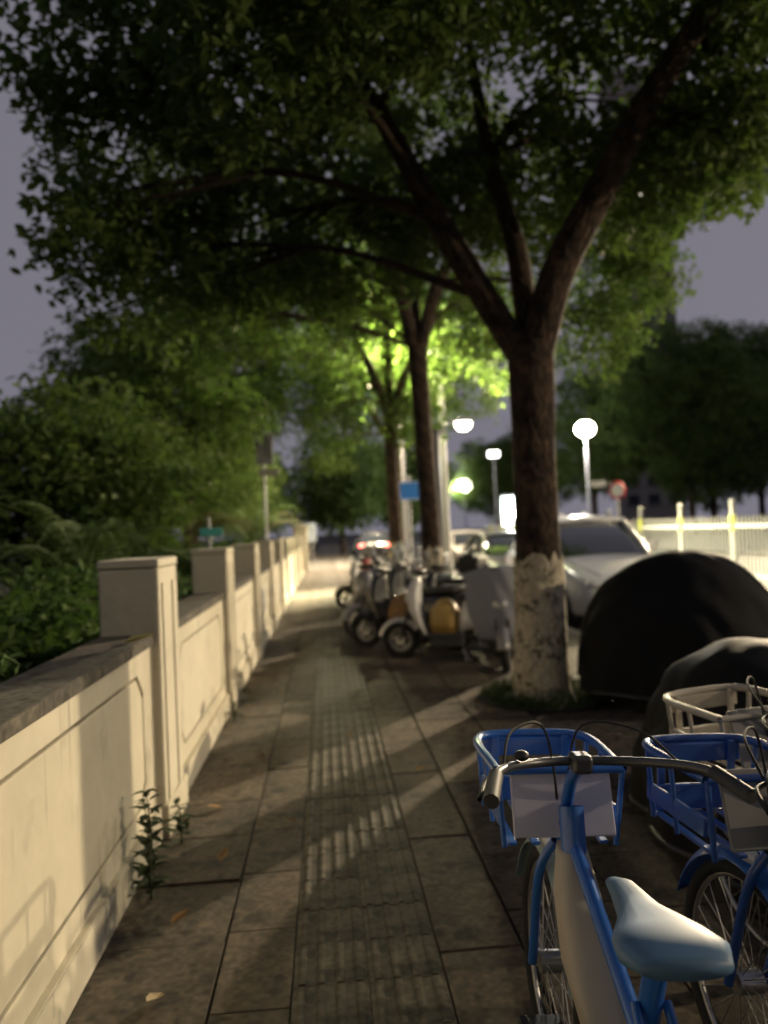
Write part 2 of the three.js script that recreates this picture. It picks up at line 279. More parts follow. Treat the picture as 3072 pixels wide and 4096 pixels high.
function foliage(name, lobes, spray, m, parent, seed, per, varyHue = .25) {    // lobes: [x,y,z,rx,ry,rz]; sprays spread through each lobe, thicker towards its skin
  const r = rng(seed), list = [];
  for (const [x, y, z, a, b, c, k = 1] of lobes) {
    const n = Math.round(per * k * a * b ** .5 * c ** .5);
    for (let i = 0; i < n; i++) {
      const th = r() * Math.PI * 2, cp = r() * 2 - 1, sp = Math.sqrt(1 - cp * cp); let q = Math.cbrt(r() * .85 + .15);
      const bump = .72 + .55 * fbm(th / 6.2832, cp * .5 + .5, 8, 3); q *= bump;
      list.push([x + a * q * sp * Math.cos(th), y + b * q * cp, z + c * q * sp * Math.sin(th)]);
    }
  }
  const im = new THREE.InstancedMesh(spray, m, list.length); im.name = name; im.userData.kind = 'stuff'; im.castShadow = im.receiveShadow = true;
  list.forEach((p, i) => { dummy.position.set(...p); dummy.rotation.set((r() - .5) * 1.2, r() * 6.28, (r() - .5) * 1.2); dummy.scale.setScalar(.75 + r() * .55); dummy.updateMatrix(); im.setMatrixAt(i, dummy.matrix); const k = 1 - varyHue / 2 + r() * varyHue; tint.setRGB(k * (1 + (r() - .5) * .2), k, k * (1 - r() * .2)); im.setColorAt(i, tint); });
  parent.add(im); return im;
}
function ragged(g, h, seed) { const p = g.attributes.position, r = rng(seed), w = Array.from({ length: 29 }, () => (r() - .5) * .10 + (r() < .2 ? -.10 * r() : 0)); w[28] = w[0]; for (let i = 0; i < p.count; i++) { const t = Math.min(1, Math.max(0, (p.getY(i) - h + .3) / .3)); p.setY(i, p.getY(i) + w[i % 29] * t); } g.computeVertexNormals(); return g; }
function tree(o) {
  const [bx, bz] = o.at, g = thing('street_tree', o.label, 'tree', [bx, o.base ?? -.02, bz], 0, o.group); if (o.name) g.name = numbered(o.name);
  const L = (p) => [p[0] - bx, p[1], p[2] - bz], f = L(o.fork);
  part('trunk', taper([[0, -.1, 0], [f[0] * .15 + .01, f[1] * .3, f[2] * .2], [f[0] * .55, f[1] * .7, f[2] * .5], f], [o.r * 1.28, o.r * 1.02, o.r * .95, o.r * .92, o.r * 1.0], 40, 28, .22, o.seed), o.bark ?? M.bark, g);
  if (o.wash) part('whitewash', ragged(taper([[0, -.08, 0], [f[0] * .06 + .004, o.wash * .5, f[2] * .08], [f[0] * .15 + .01, o.wash, f[2] * .16]], [o.r * 1.31, o.r * 1.12, o.r * 1.06], 24, 28, .20, o.seed), o.wash, o.seed), M.wash, g);
  for (const [pts, r0, r1] of o.limbs) part('limb', taper([[f[0], f[1] - .25, f[2]], ...pts.map(L)], [r0 * 1.05, r0, (r0 + r1) / 2, r1], 26, 14, .18, o.seed + 2), o.bark ?? M.bark, g);
  // branches from the nearest limb point to each lobe of leaves
  const r = rng(o.seed + 50), nodes = [o.fork, ...o.limbs.flatMap((l) => l[0])], br = [];
  for (const [x, y, z, a, b] of o.lobes) {
    let best = nodes[0], bd = 1e9; for (const n of nodes) { const d = Math.hypot(n[0] - x, (n[1] - y) * 1.2, n[2] - z) + (n[1] > y ? .6 : 0); if (d < bd) { bd = d; best = n; } }
    const A = L(best), B = L([x, y, z]), mid = [(A[0] + B[0]) / 2 + (r() - .5) * .3, (A[1] + B[1]) / 2 + .22 + r() * .3, (A[2] + B[2]) / 2 + (r() - .5) * .3];
    br.push(taper([A, mid, B], [.046 * (o.bs ?? 1), .030 * (o.bs ?? 1), .012 * (o.bs ?? 1)], 10, 7, .1, 3));
    for (let i = 0; i < 4; i++) { const th = r() * 6.28; br.push(taper([mid, [(mid[0] + B[0]) / 2 + (r() - .5) * .4, (mid[1] + B[1]) / 2 + (r() - .3) * .3, (mid[2] + B[2]) / 2 + (r() - .5) * .4], [B[0] + a * .7 * Math.cos(th), B[1] + (r() - .4) * b * .9, B[2] + a * .7 * Math.sin(th)]], [.024 * (o.bs ?? 1), .015 * (o.bs ?? 1), .006 * (o.bs ?? 1)], 6, 5)); }
  }
  part('branches', merge(br), o.bark ?? M.bark, g);
  foliage('crown', o.lobes.map((l) => [...L(l), ...l.slice(3)]), o.spray ?? sprayBig, o.leaf ?? leafMat(.095, .155, .032, .45), g, o.seed + 9, o.per ?? 150);
  return g;
}
function autoLobes(cx, cy, cz, rx, ry, rz, n, s, seed) { const r = rng(seed), out = []; for (let i = 0; i < n; i++) { const th = i * 2.4 + r(), cp = 1 - 2 * (i + .5) / n, sp = Math.sqrt(1 - cp * cp), q = .62 + r() * .25; const k = s * (.75 + r() * .5); out.push([cx + rx * q * sp * Math.cos(th), cy + ry * q * cp, cz + rz * q * sp * Math.sin(th), k, k * .75, k]); } out.push([cx, cy, cz, s * 1.1, s, s * 1.1, .5]); return out; }
const GS = 'street trees in a row along the pavement';
tree({ label: 'nearest street tree, forked trunk with whitewashed foot, leafy crown overhanging the path', group: GS, at: [1.82, -6.5], r: .20, wash: 1.24, fork: [1.86, 3.1, -6.5], seed: 11,
  limbs: [[[[2.12, 3.7, -6.45], [2.5, 4.4, -6.3], [2.9, 5.1, -6.1], [3.4, 5.8, -5.8]], .15, .09], [[[1.5, 3.55, -6.6], [1.12, 4.3, -6.7], [.7, 5.3, -6.9], [.2, 6.2, -7]], .12, .06], [[[1.9, 4.0, -6.9], [1.8, 5.2, -7.4], [1.7, 6.4, -7.6]], .10, .05]],
  lobes: [[-1.95, 4.35, -7.0, .62, .45, .8], [-1.95, 5.75, -6.7, .62, .5, .9], [-1.6, 4.05, -7.6, .9, .6, .9], [-1.6, 5.2, -7.3, 1, .8, 1], [-1.5, 6.5, -6.5, 1.1, .8, 1.1], [-.6, 4.6, -8, 1, .7, 1], [-.6, 5.8, -7.2, 1.1, .8, 1.1], [-.4, 5.2, -5.6, 1, .7, 1], [.4, 6.6, -6.8, 1.2, .9, 1.2], [.5, 4.7, -8.4, 1, .8, 1], [.5, 5.6, -5.3, 1.1, .7, 1], [1.2, 5.4, -8.6, 1.1, .9, 1.1], [1.5, 6.2, -5.4, 1.2, .8, 1.1], [1.7, 7.0, -7, 1.3, 1, 1.3], [2.3, 5.3, -8, 1.0, .8, 1.0], [2.7, 6.4, -6.2, 1.2, .9, 1.2], [3.55, 4.78, -6.15, .55, .40, .6, 1.5], [3.9, 5.3, -6.3, .7, .5, .8], [3.9, 6.3, -5.7, 1.0, .8, 1.0], [3.2, 5.9, -7.6, 1, .8, 1], [3.75, 5.25, -8.0, .9, .7, .9], [4.35, 5.35, -7.7, .8, .6, .8], [3.3, 4.9, -7.2, .7, .5, .7]] });
tree({ label: 'second street tree from the camera, slim straight trunk beside the grey lamp post', group: GS, at: [1.78, -12.7], r: .165, wash: 1.2, fork: [1.68, 4.6, -12.7], seed: 21,
  limbs: [[[[1.4, 5.6, -12.7], [.8, 6.8, -12.6], [.2, 8, -12.4]], .11, .05], [[[2.1, 5.7, -12.6], [2.9, 6.9, -12.5], [3.6, 8, -12.4]], .11, .05], [[[1.7, 6, -13], [1.7, 8, -13.2]], .1, .04]],
  lobes: [[-1.8, 5.0, -12.4, 1.2, .9, 1.2], [-1.0, 6.4, -12.2, 1.3, 1, 1.3], [-.2, 5.4, -13.4, 1.2, .9, 1.2], [.4, 7.4, -12.4, 1.4, 1, 1.4], [1.4, 6.0, -14.2, 1.3, .9, 1.3], [2.0, 8.2, -12.7, 1.5, 1.1, 1.5], [3.2, 5.4, -13.6, 1.1, .9, 1.1], [3.6, 6.7, -12.2, 1.3, 1, 1.3], [4.8, 5.6, -12.6, 1.1, .9, 1.1], [4.5, 4.5, -12.0, .8, .7, .9], [5.0, 6.3, -12.2, 1, .8, 1], [5.6, 5.6, -12.4, .8, .6, .8], [-2.3, 6.1, -12.8, 1.1, .8, 1.1], [-1.9, 7.6, -12.5, 1.1, .9, 1.1]], per: 120 });
tree({ label: 'third street tree from the camera, dark trunk just left of the blue road sign', group: GS, at: [1.75, -18.9], r: .17, wash: 1.2, fork: [1.75, 4.6, -18.9], seed: 31,
  limbs: [[[[1.2, 5.8, -18.8], [.4, 7.2, -18.6]], .11, .05], [[[2.4, 5.9, -18.8], [3.4, 7.2, -18.7]], .11, .05], [[[1.8, 6.4, -19.2], [1.8, 8.2, -19.2]], .1, .05]],
  lobes: [[-2.0, 5.4, -18.6, 1.4, 1, 1.4], [-.8, 6.8, -18.4, 1.5, 1.1, 1.5], [.5, 5.4, -19.6, 1.3, .9, 1.3], [.2, 4.2, -18.4, .9, .7, .9], [1.3, 8.0, -18.6, 1.6, 1.1, 1.6], [2.4, 5.6, -19.4, 1.3, .9, 1.3], [2.4, 4.2, -18.8, .9, .7, .9], [3.6, 6.8, -18.6, 1.5, 1.1, 1.5], [4.9, 5.8, -18.8, 1.2, .9, 1.2], [-3.2, 6.9, -18.6, 1.2, .9, 1.2], [1.6, 6.6, -21.0, .9, .7, .6, 1.3], [2.6, 5.6, -20.9, .8, .6, .6, 1.3], [2.9, 7.4, -21.0, .8, .6, .6, 1.3], [.6, 5.8, -21.1, .8, .6, .7, 1.2], [1.0, 7.8, -21.2, .8, .6, .7]], per: 105, spray: sprayMid });
tree({ label: 'fourth street tree from the camera, crown lit from within by the lamp above the driveway', group: GS, at: [2.36, -25.6], r: .17, wash: 1.2, fork: [2.3, 4.8, -25.6], seed: 41,
  limbs: [[[[1.5, 6.0, -25.6], [.6, 7.4, -25.6]], .11, .05], [[[2.9, 6.0, -25.6], [3.7, 7.4, -25.6]], .11, .05]],
  lobes: [[-2.2, 5.6, -25.6, 1.6, 1.1, 1.6], [-.8, 7.2, -25.4, 1.7, 1.2, 1.7], [.6, 5.4, -26, 1.4, 1, 1.4], [1.4, 8.4, -25.6, 1.8, 1.3, 1.8], [3.6, 7.2, -25.4, 1.6, 1.2, 1.6], [3.0, 5.4, -26, 1.3, 1, 1.3], [.2, 4.1, -25, 1, .7, 1], [4.9, 6.0, -25.4, 1.4, 1, 1.4]], per: 85, spray: sprayMid });
tree({ label: 'street tree beside the camera whose overhanging leaves fill the top of the frame', group: GS, at: [1.95, .6], r: .2, wash: 1.2, fork: [1.9, 3.3, .5], seed: 51,
  limbs: [[[[1.2, 4.4, -.4], [.4, 5.4, -1.6], [-.4, 6.1, -2.6]], .13, .05], [[[2.3, 4.5, -.3], [2.8, 5.6, -1.5], [3.0, 6.3, -2.6]], .13, .05]],
  lobes: [[-1.1, 6.0, -4.0, .8, .6, 1], [-.3, 6.1, -3.6, 1.1, .6, 1], [1.0, 6.0, -3.8, 1.1, .6, 1], [2.2, 6.0, -3.6, 1.1, .6, 1], [3.2, 5.9, -3.7, 1, .6, 1], [.6, 6.2, -1.8, 1.4, .8, 1.2], [2.8, 6.4, -1.4, 1.4, .8, 1.2], [-.8, 6.4, -1.6, 1.2, .8, 1.1]], per: 120 });
// the row and the planting go on behind the camera, out of the picture, and keep the open sky off the path
const backL = leafMat(.095, .155, .032, 0);
[[1.8, 6.6, 7.4, 4.2, 'street tree in the row, first one behind the camera'], [1.8, 13.0, 7.4, 4.2, 'street tree in the row, second one behind the camera'], [1.8, 19.4, 7.4, 4.2, 'street tree in the row, third one behind the camera']].forEach(([x, z, h, s, label], i) =>
  tree({ label, group: GS, at: [x, z], r: .19, wash: 1.2, fork: [x, 3.2, z], seed: 801 + i * 13, limbs: [[[[x - 1, 4.6, z], [x - 1.8, 6, z]], .12, .05], [[[x + 1, 4.6, z], [x + 1.8, 6, z]], .12, .05]], lobes: autoLobes(x, 5.8, z, s, 2.2, s, 12, 1.7, 87 + i), per: 40, spray: sprayFar, leaf: backL }));
[[-4.6, 3.4, 6.5, 3, 'garden tree behind the wall, level with the camera'], [-5, 10.5, 7, 3.4, 'garden tree behind the wall and behind the camera']].forEach(([x, z, h, s, label], i) =>
  tree({ name: 'garden_tree', label, group: 'dark garden trees behind the wall', at: [x, z], base: .15, r: .16, fork: [x, h * .3, z], seed: 901 + i * 13, limbs: [[[[x - s * .3, h * .5, z], [x - s * .5, h * .75, z]], .1, .04], [[[x + s * .3, h * .5, z], [x + s * .5, h * .75, z]], .1, .04]], lobes: autoLobes(x, h * .6, z, s, h * .38, s, 13, s * .5, 97 + i), per: 40, spray: sprayFar, leaf: backL }));
[[27, 10, 12, 5, 'roadside tree across the road, behind the camera on the right'], [27.5, -9, 12, 5, 'roadside tree across the road, level with the bicycles'], [27, -20, 12, 5, 'roadside tree across the road, beyond the nearest lamp']].forEach(([x, z, h, s, label], i) =>
  tree({ name: 'roadside_tree', label, group: 'trees across the road', at: [x, z], r: .3, fork: [x, h * .26, z], seed: 951 + i * 13, limbs: [[[[x - s * .3, h * .5, z], [x - s * .5, h * .75, z]], .2, .06], [[[x + s * .3, h * .5, z], [x + s * .5, h * .75, z]], .2, .06]], lobes: autoLobes(x, h * .58, z, s, h * .4, s, 14, s * .46, 107 + i), per: 20, spray: sprayFar, leaf: backL, bs: 2 }));
// garden trees behind the wall
const GG = 'dark garden trees behind the wall', gl = leafMat(.095, .155, .032, .45);
[[-3.6, -10.2, 3.1, 1.7, 'dark bushy garden tree standing close behind the wall, nearest the path'], [-6.3, -7.6, 2.9, 2.1, 'broad dark garden tree at the left edge of the picture'], [-3.1, -14.2, 5.4, 1.7, 'taller garden tree behind the wall left of the grey sign'], [-3.9, -21.8, 7.6, 2.4, 'garden tree behind the wall beyond the grey sign'], [-8.8, -12.5, 3.7, 2.6, 'large garden tree standing furthest left behind the wall'], [-5, -29.5, 5.5, 2.6, 'garden tree behind the far end of the wall by the gate pillar']].forEach(([x, z, h, s, label], i) =>
  tree({ name: 'garden_tree', label, group: GG, at: [x, z], base: .15, r: .13, fork: [x + .1, h * .35, z], seed: 101 + i * 13, limbs: [[[[x - s * .4, h * .6, z + .2], [x - s * .6, h * .8, z + .3]], .08, .03], [[[x + s * .35, h * .6, z - .2], [x + s * .5, h * .8, z]], .08, .03]], lobes: autoLobes(x, h * .66, z, s, h * .36, s, 11, s * .52, 7 + i), per: 120, spray: sprayMid, leaf: gl }));
// trees beyond the driveway and across the road
const farL = leafMat(.095, .155, .032, .45);
[[-4.5, -47, 7, 3.2, 'tree beyond the driveway at the end of the path, left of the far lights'], [1.2, -52, 7.5, 3.2, 'tree straight ahead at the far end of the path'], [6.2, -60, 9, 3.8, 'far roadside tree behind the blue road sign']].forEach(([x, z, h, s, label], i) =>
  tree({ name: 'far_tree', label, group: 'trees beyond the driveway', at: [x, z], r: .2, fork: [x, h * .3, z], seed: 201 + i * 17, limbs: [[[[x - s * .3, h * .6, z], [x - s * .5, h * .8, z]], .12, .04], [[[x + s * .3, h * .6, z], [x + s * .5, h * .8, z]], .12, .04]], lobes: autoLobes(x, h * .62, z, s, h * .36, s, 12, s * .5, 27 + i), per: 40, spray: sprayFar, leaf: farL, bs: 1.6 }));
[[31, -62, 19, 7, 'big dark tree across the road at the right edge of the picture'], [42, -70, 20, 7.5, 'big dark tree across the road behind the right-hand one'], [25.5, -70, 17, 5, 'big dark tree across the road right of the nearer bright lamp'], [25, -90, 14, 4.6, 'big dark tree across the road left of the nearer bright lamp'], [34, -64, 15, 6, 'dark tree furthest back across the road'], [22, -95, 13, 5.5, 'distant roadside tree beyond the bus stop light box']].forEach(([x, z, h, s, label], i) =>
  tree({ name: 'roadside_tree', label, group: 'trees across the road', at: [x, z], r: .3, fork: [x, h * .26, z], seed: 301 + i * 19, limbs: [[[[x - s * .3, h * .5, z], [x - s * .5, h * .75, z]], .2, .06], [[[x + s * .3, h * .5, z], [x + s * .5, h * .75, z]], .2, .06]], lobes: autoLobes(x, h * .58, z, s, h * .40, s, 16, s * .46, 47 + i), per: 26, spray: sprayFar, leaf: farL, bs: 2.4 }));

// ------------------------------------------------------------------ garden planting
const bushLeaf = [leafMat(.09, .16, .035, .35), leafMat(.07, .13, .03, .35), leafMat(.085, .15, .05, .35)], sprayBush = sprayGeo(18, .26, .085, .045, 6);
[[-2.15, -2.2, .95, .75, 'leafy shrub behind the wall at the left edge of the picture'], [-1.95, -3.3, 1.05, .62, 'leafy shrub behind the wall just in front of the nearest pillar'], [-2.7, -3.1, 1.15, .9, 'shrub standing back from the wall left of the nearest pillar'], [-2.0, -4.9, 1.1, .65, 'shrub showing between the first and second wall pillars'], [-2.05, -6.1, 1.1, .68, 'shrub behind the second wall pillar'], [-2.05, -8.0, 1.15, .7, 'shrub behind the wall between second and third pillars'], [-3.4, -5.2, 1.3, 1.1, 'larger dark shrub further back in the garden'], [-2.1, -10.6, 1.2, .75, 'shrub behind the wall beyond the third pillar'], [-2.15, -13.5, 1.25, .8, 'shrub behind the wall near the teal sign'], [-2.15, -17, 1.25, .8, 'shrub behind the far part of the wall']].forEach(([x, z, h, s, label], i) => {
  const g = thing('garden_shrub', label, 'shrub', [x, .15, z], i, 'shrubs behind the wall'), r = rng(400 + i), st = [];
  for (let k = 0; k < 7; k++) { const a = k * .9 + r(); st.push(taper([[0, 0, 0], [Math.cos(a) * s * .25, h * .4, Math.sin(a) * s * .25], [Math.cos(a) * s * .6, h * (.6 + r() * .3), Math.sin(a) * s * .6]], [.016, .011, .004], 6, 5)); }
  part('stems', merge(st), M.bark, g);
  foliage('leaves', autoLobes(0, h * .58, 0, s * .8, h * .34, s * .8, 8, s * .45, 60 + i), sprayBush, bushLeaf[i % 3], g, 500 + i, 330, .4);
});
function frondGeo(L, rise, drop, n, w) {
  const l = [], P = (t) => [0, rise * Math.sin(t * 2.0) - drop * t * t, L * t * (1 - .12 * t)];
  l.push(taper([P(0), P(.35), P(.7), P(1)], [.014, .010, .007, .003], 12, 5));
  for (let i = 1; i < n; i++) for (const s of [-1, 1]) { const t = i / n, p = P(t), k = w * Math.sin(Math.PI * (.12 + .85 * t)); const g = leafGeo(k, .022, .2, .35); g.rotateY(s * (1.15 - t * .4)); g.rotateX(0); g.translate(...p); l.push(g); }
  return merge(l);
}
const fr = [frondGeo(1.5, .55, .75, 26, .34), frondGeo(1.3, .6, .55, 24, .32), frondGeo(1.1, .7, .35, 22, .28)], frM = [leafMat(.085, .14, .03, .3), leafMat(.10, .095, .03, .3)];
[[-2.3, -11.8, 1.1, 'arching palm leaning over the wall, tips turning brown'], [-2.2, -7.1, 1.0, 'arching palm behind the second wall pillar'], [-3.1, -4.2, 1.15, 'arching palm at the far left behind the shrubs'], [-1.9, -19.6, 1.25, 'yellowing palm beside the far end of the wall']].forEach(([x, z, k, label], i) => {
  const g = thing('garden_palm', label, 'palm', [x, .15, z], i * .5, 'palms behind the wall'), r = rng(700 + i);
  part('trunk', taper([[0, -.05, 0], [.03, .4 * k, 0], [0, .85 * k, .02]], [.12, .11, .085], 14, 12, .4, i), M.bark, g);
  for (let j = 0; j < 16; j++) { const o = shared('frond', fr[j % 3], frM[(i === 0 || i === 3) && j % 3 === 0 ? 1 : 0], g); o.position.set(0, .82 * k, 0); o.rotation.set(-.15 - r() * .5, j * 2.4, 0, 'YXZ'); o.scale.setScalar(k * (.85 + r() * .3)); }
});

// ------------------------------------------------------------------ wheels
function wheelGeo(r, t, spokes, hub) {      // axle along x; returns [tyre, rim]
  const tyre = new THREE.TorusGeometry(r - t, t, 10, 36).rotateY(Math.PI / 2);
  const l = [new THREE.TorusGeometry(r - t * 2.0, t * .38, 6, 32).rotateY(Math.PI / 2), new THREE.CylinderGeometry(hub, hub, .07, 12).rotateZ(Math.PI / 2)];
  for (let i = 0; i < spokes; i++) { const a = i / spokes * 6.2832, s = i % 2 ? .022 : -.022; l.push(bar([s, Math.cos(a) * hub, Math.sin(a) * hub], [0, Math.cos(a + .12) * (r - t * 2), Math.sin(a + .12) * (r - t * 2)], spokes > 10 ? .0018 : .016, spokes > 10 ? .0018 : .012, 4)); }
  return [clean(tyre), merge(l)];
}
function fender(r, w, a0, a1, th = .004) {  // arc shell over a wheel, angle 0 = forward (-z), 90 = up
  const rings = [], n = 16;
  for (let i = 0; i <= n; i++) {
    const a = (a0 + (a1 - a0) * i / n) * R, ring = [];
    for (let j = 0; j < 7; j++) { const q = (j / 6 - .5) * 2, rr = r - .35 * w * q * q; ring.push([q * w / 2, Math.sin(a) * rr, -Math.cos(a) * rr]); }
    for (let j = 6; j >= 0; j--) { const q = (j / 6 - .5) * 2, rr = r - .35 * w * q * q - th; ring.push([q * w / 2 * .94, Math.sin(a) * rr, -Math.cos(a) * rr]); }
    rings.push(ring);
  }
  return loft(rings, true);
}
// ------------------------------------------------------------------ hire bicycle, facing -z
const bikeWheel = wheelGeo(.30, .021, 28, .03);
function bicycle(label, at, turn, c, lean = 0) {
  const g = thing('hire_bicycle', label, 'bicycle', at, turn, 'hire bicycles parked beside the path'); g.rotation.z = lean;
  for (const z of [-.54, .50]) { const w = shared('wheel', bikeWheel[0], M.rubber, g); w.position.set(0, .30, z); shared('rim', bikeWheel[1], M.steel, w); }
  const f = (l) => merge(l);
  part('frame', f([tube([[0, .80, -.34], [0, .60, -.28], [0, .40, -.10], [0, .31, .06]], .032, 20, 12), bar([0, .30, .05], [0, .70, .20], .024, .022, 12), bar([0, .72, -.33], [0, .52, .13], .018, .018, 10), bar([.045, .30, .05], [.05, .30, .50], .012), bar([-.045, .30, .05], [-.05, .30, .50], .012), bar([.03, .62, .17], [.05, .30, .50], .010), bar([-.03, .62, .17], [-.05, .30, .50], .010)]), c.frame, g);
  part('frame_cover', loft([sring([0, .70, -.335], .035, .05, 'xz', .7), sring([0, .60, -.29], .055, .07, 'xz', .7), sring([0, .48, -.20], .06, .08, 'xz', .7), sring([0, .38, -.08], .045, .06, 'xz', .7)]), c.cover, g);
  part('fork', f([tube([[0, .93, -.25], [0, .86, -.34], [0, .68, -.42]], .016, 12, 10), tube([[.02, .68, -.42], [.05, .62, -.44], [.055, .30, -.54]], .013, 12, 8), tube([[-.02, .68, -.42], [-.05, .62, -.44], [-.055, .30, -.54]], .013, 12, 8)]), c.frame, g);
  const fd = part('front_fender', fender(.335, .075, 20, 165), c.fender, g); fd.position.set(0, .30, -.54);
  const rf = part('rear_fender', fender(.335, .08, 40, 200), c.fender, g); rf.position.set(0, .30, .50);
  part('handlebar', f([tube([[-.27, .95, .02], [-.235, .965, -.09], [-.10, .94, -.245], [.10, .94, -.245], [.235, .965, -.09], [.27, .95, .02]], .0115, 30, 8), rbox(.05, .045, .06, .012, 0, .935, -.255)]), mat(.10, .10, .105, { roughness: .4, metalness: .6 }), g);
  for (const s of [-1, 1]) { part('grip', bar([s * .243, .966, -.07], [s * .272, .948, .035], .017, .017, 10), c.grip, g); part('brake_lever', tube([[s * .20, .95, -.15], [s * .25, .945, -.12], [s * .285, .93, -.03]], .006, 10, 6), M.blackP, g); }
  for (const s of [-1, 1]) part('brake_cable', tube([[s * .21, .955, -.16], [s * .16, 1.0, -.30], [s * .05, .98, -.42], [s * .015, .80, -.42], [s * .02, .68, -.43]], .0035, 24, 6), M.rubber, g);
  part('bell', new THREE.SphereGeometry(.018, 12, 8).scale(1, .7, 1).translate(-.16, .975, -.185), M.blackP, g);
  // basket: front wall with a slot, open sides with rails, slatted floor
  const W = .17, z0 = -.80, z1 = -.44, yt = .86, yb = .66, B = [];
  const basket = part('basket', f([tube([[-W, yt, z1], [-W, yt, z0 + .05], [-W + .04, yt, z0], [W - .04, yt, z0], [W, yt, z0 + .05], [W, yt, z1]], .013, 40, 10), bar([-W, yt, z1], [W, yt, z1], .011),
    rbox(W * 2 - .05, .055, .014, .005, 0, yt - .035, z0 + .005), rbox(W * 2 - .07, .075, .014, .005, 0, yb + .045, z0 + .030), rbox(.022, .2, .014, .004, -.11, (yt + yb) / 2, z0 + .018), rbox(.022, .2, .014, .004, .11, (yt + yb) / 2, z0 + .018)]), c.basket, g);
  for (const s of [-1, 1]) { part('side_rail', f([rbox(.012, .05, .30, .004, s * (W - .014), yb + .07, -.62), bar([s * (W - .02), yb, z0 + .05], [s * W, yt, z0 + .05], .008), bar([s * (W - .02), yb, -.62], [s * W, yt, -.62], .007), bar([s * (W - .02), yb, z1], [s * W, yt, z1], .008)]), c.basket, basket); }
  for (let i = 0; i < 5; i++) part('floor_slat', rbox(.022, .010, .33, .003, (i - 2) * .062, yb, -.62), c.basket, basket);
  part('back_panel', rbox(.27, .19, .012, .005, 0, 0, 0).rotateX(-.35).translate(0, .79, -.425), c.panel, g);
  part('headlight', merge([new THREE.CylinderGeometry(.03, .022, .05, 14).rotateX(-Math.PI / 2).translate(0, .64, -.50)]), M.lens, g);
  part('seat_post', bar([0, .66, .185], [0, .745, .21], .014), M.steel, g);
  part('saddle', loft([sring([0, .885, .02], .018, .012, 'xy', .9), sring([0, .895, .08], .03, .024, 'xy', .8), sring([0, .893, .18], .05, .03, 'xy', .8), sring([0, .898, .27], .10, .034, 'xy', .8), sring([0, .905, .33], .112, .034, 'xy', .8), sring([0, .905, .38], .09, .02, 'xy', .9)]).translate(0, -.135, -.05).scale(.9, 1, 1), c.saddle, g);
  part('lock_box', rbox(.05, .13, .11, .012, .06, .55, .40), c.panel, g);
  part('chain_cover', loft([sring([.06, .30, -.02], .02, .09, 'yz', .8)].map((r) => r).concat([sring([.085, .30, -.02], .085, .085, 'yz', 1)]), true), M.darkP, g);
  part('crank', f([bar([.10, .30, .05], [.10, .17, .14], .010), bar([-.10, .30, .05], [-.10, .43, -.04], .010), bar([-.11, .30, .05], [.11, .30, .05], .012)]), M.steel, g);
  for (const [x, y, z] of [[.15, .165, .145], [-.15, .435, -.045]]) part('pedal', rbox(.095, .022, .075, .006, x, y, z), M.blackP, g);
  part('kickstand', f([bar([-.06, .29, .46], [-.16, .01, .58], .009), bar([-.16, .012, .55], [-.16, .012, .61], .012)]), M.steel, g);
  part('reflector', rbox(.05, .035, .012, .004, 0, .50, .86), M.red, g);
  return g;
}
const blue = mat(.02, .13, .50, { roughness: .35, clearcoat: .6 }), blueD = mat(.02, .09, .36, { roughness: .4, clearcoat: .5 }), paleTeal = mat(.27, .37, .40, { roughness: .4 }), lav = mat(.56, .55, .68, { roughness: .45 }), cream = mat(.46, .42, .35, { roughness: .5 }), paleGrey = mat(.24, .23, .215, { roughness: .45 });
bicycle('bright blue hire bicycle with blue slotted basket, nearest the path', [.55, -.02, -1.57], -.035, { frame: blue, cover: cream, fender: paleTeal, grip: M.darkP, basket: blue, panel: lav, saddle: mat(.10, .20, .34, { roughness: .5 }) }, -.04);
bicycle('dark blue hire bicycle with a black saddle, right of the bright blue one', [1.07, -.02, -1.40], .06, { frame: blueD, cover: paleTeal, fender: blue, grip: M.darkP, basket: blueD, panel: paleGrey, saddle: M.seat }, -.05);
bicycle('grey hire bicycle with cream fenders, furthest right of the bicycles', [1.52, -.02, -2.0], .12, { frame: paleGrey, cover: paleGrey, fender: cream, grip: M.darkP, basket: cream, panel: paleGrey, saddle: M.seat }, .04);

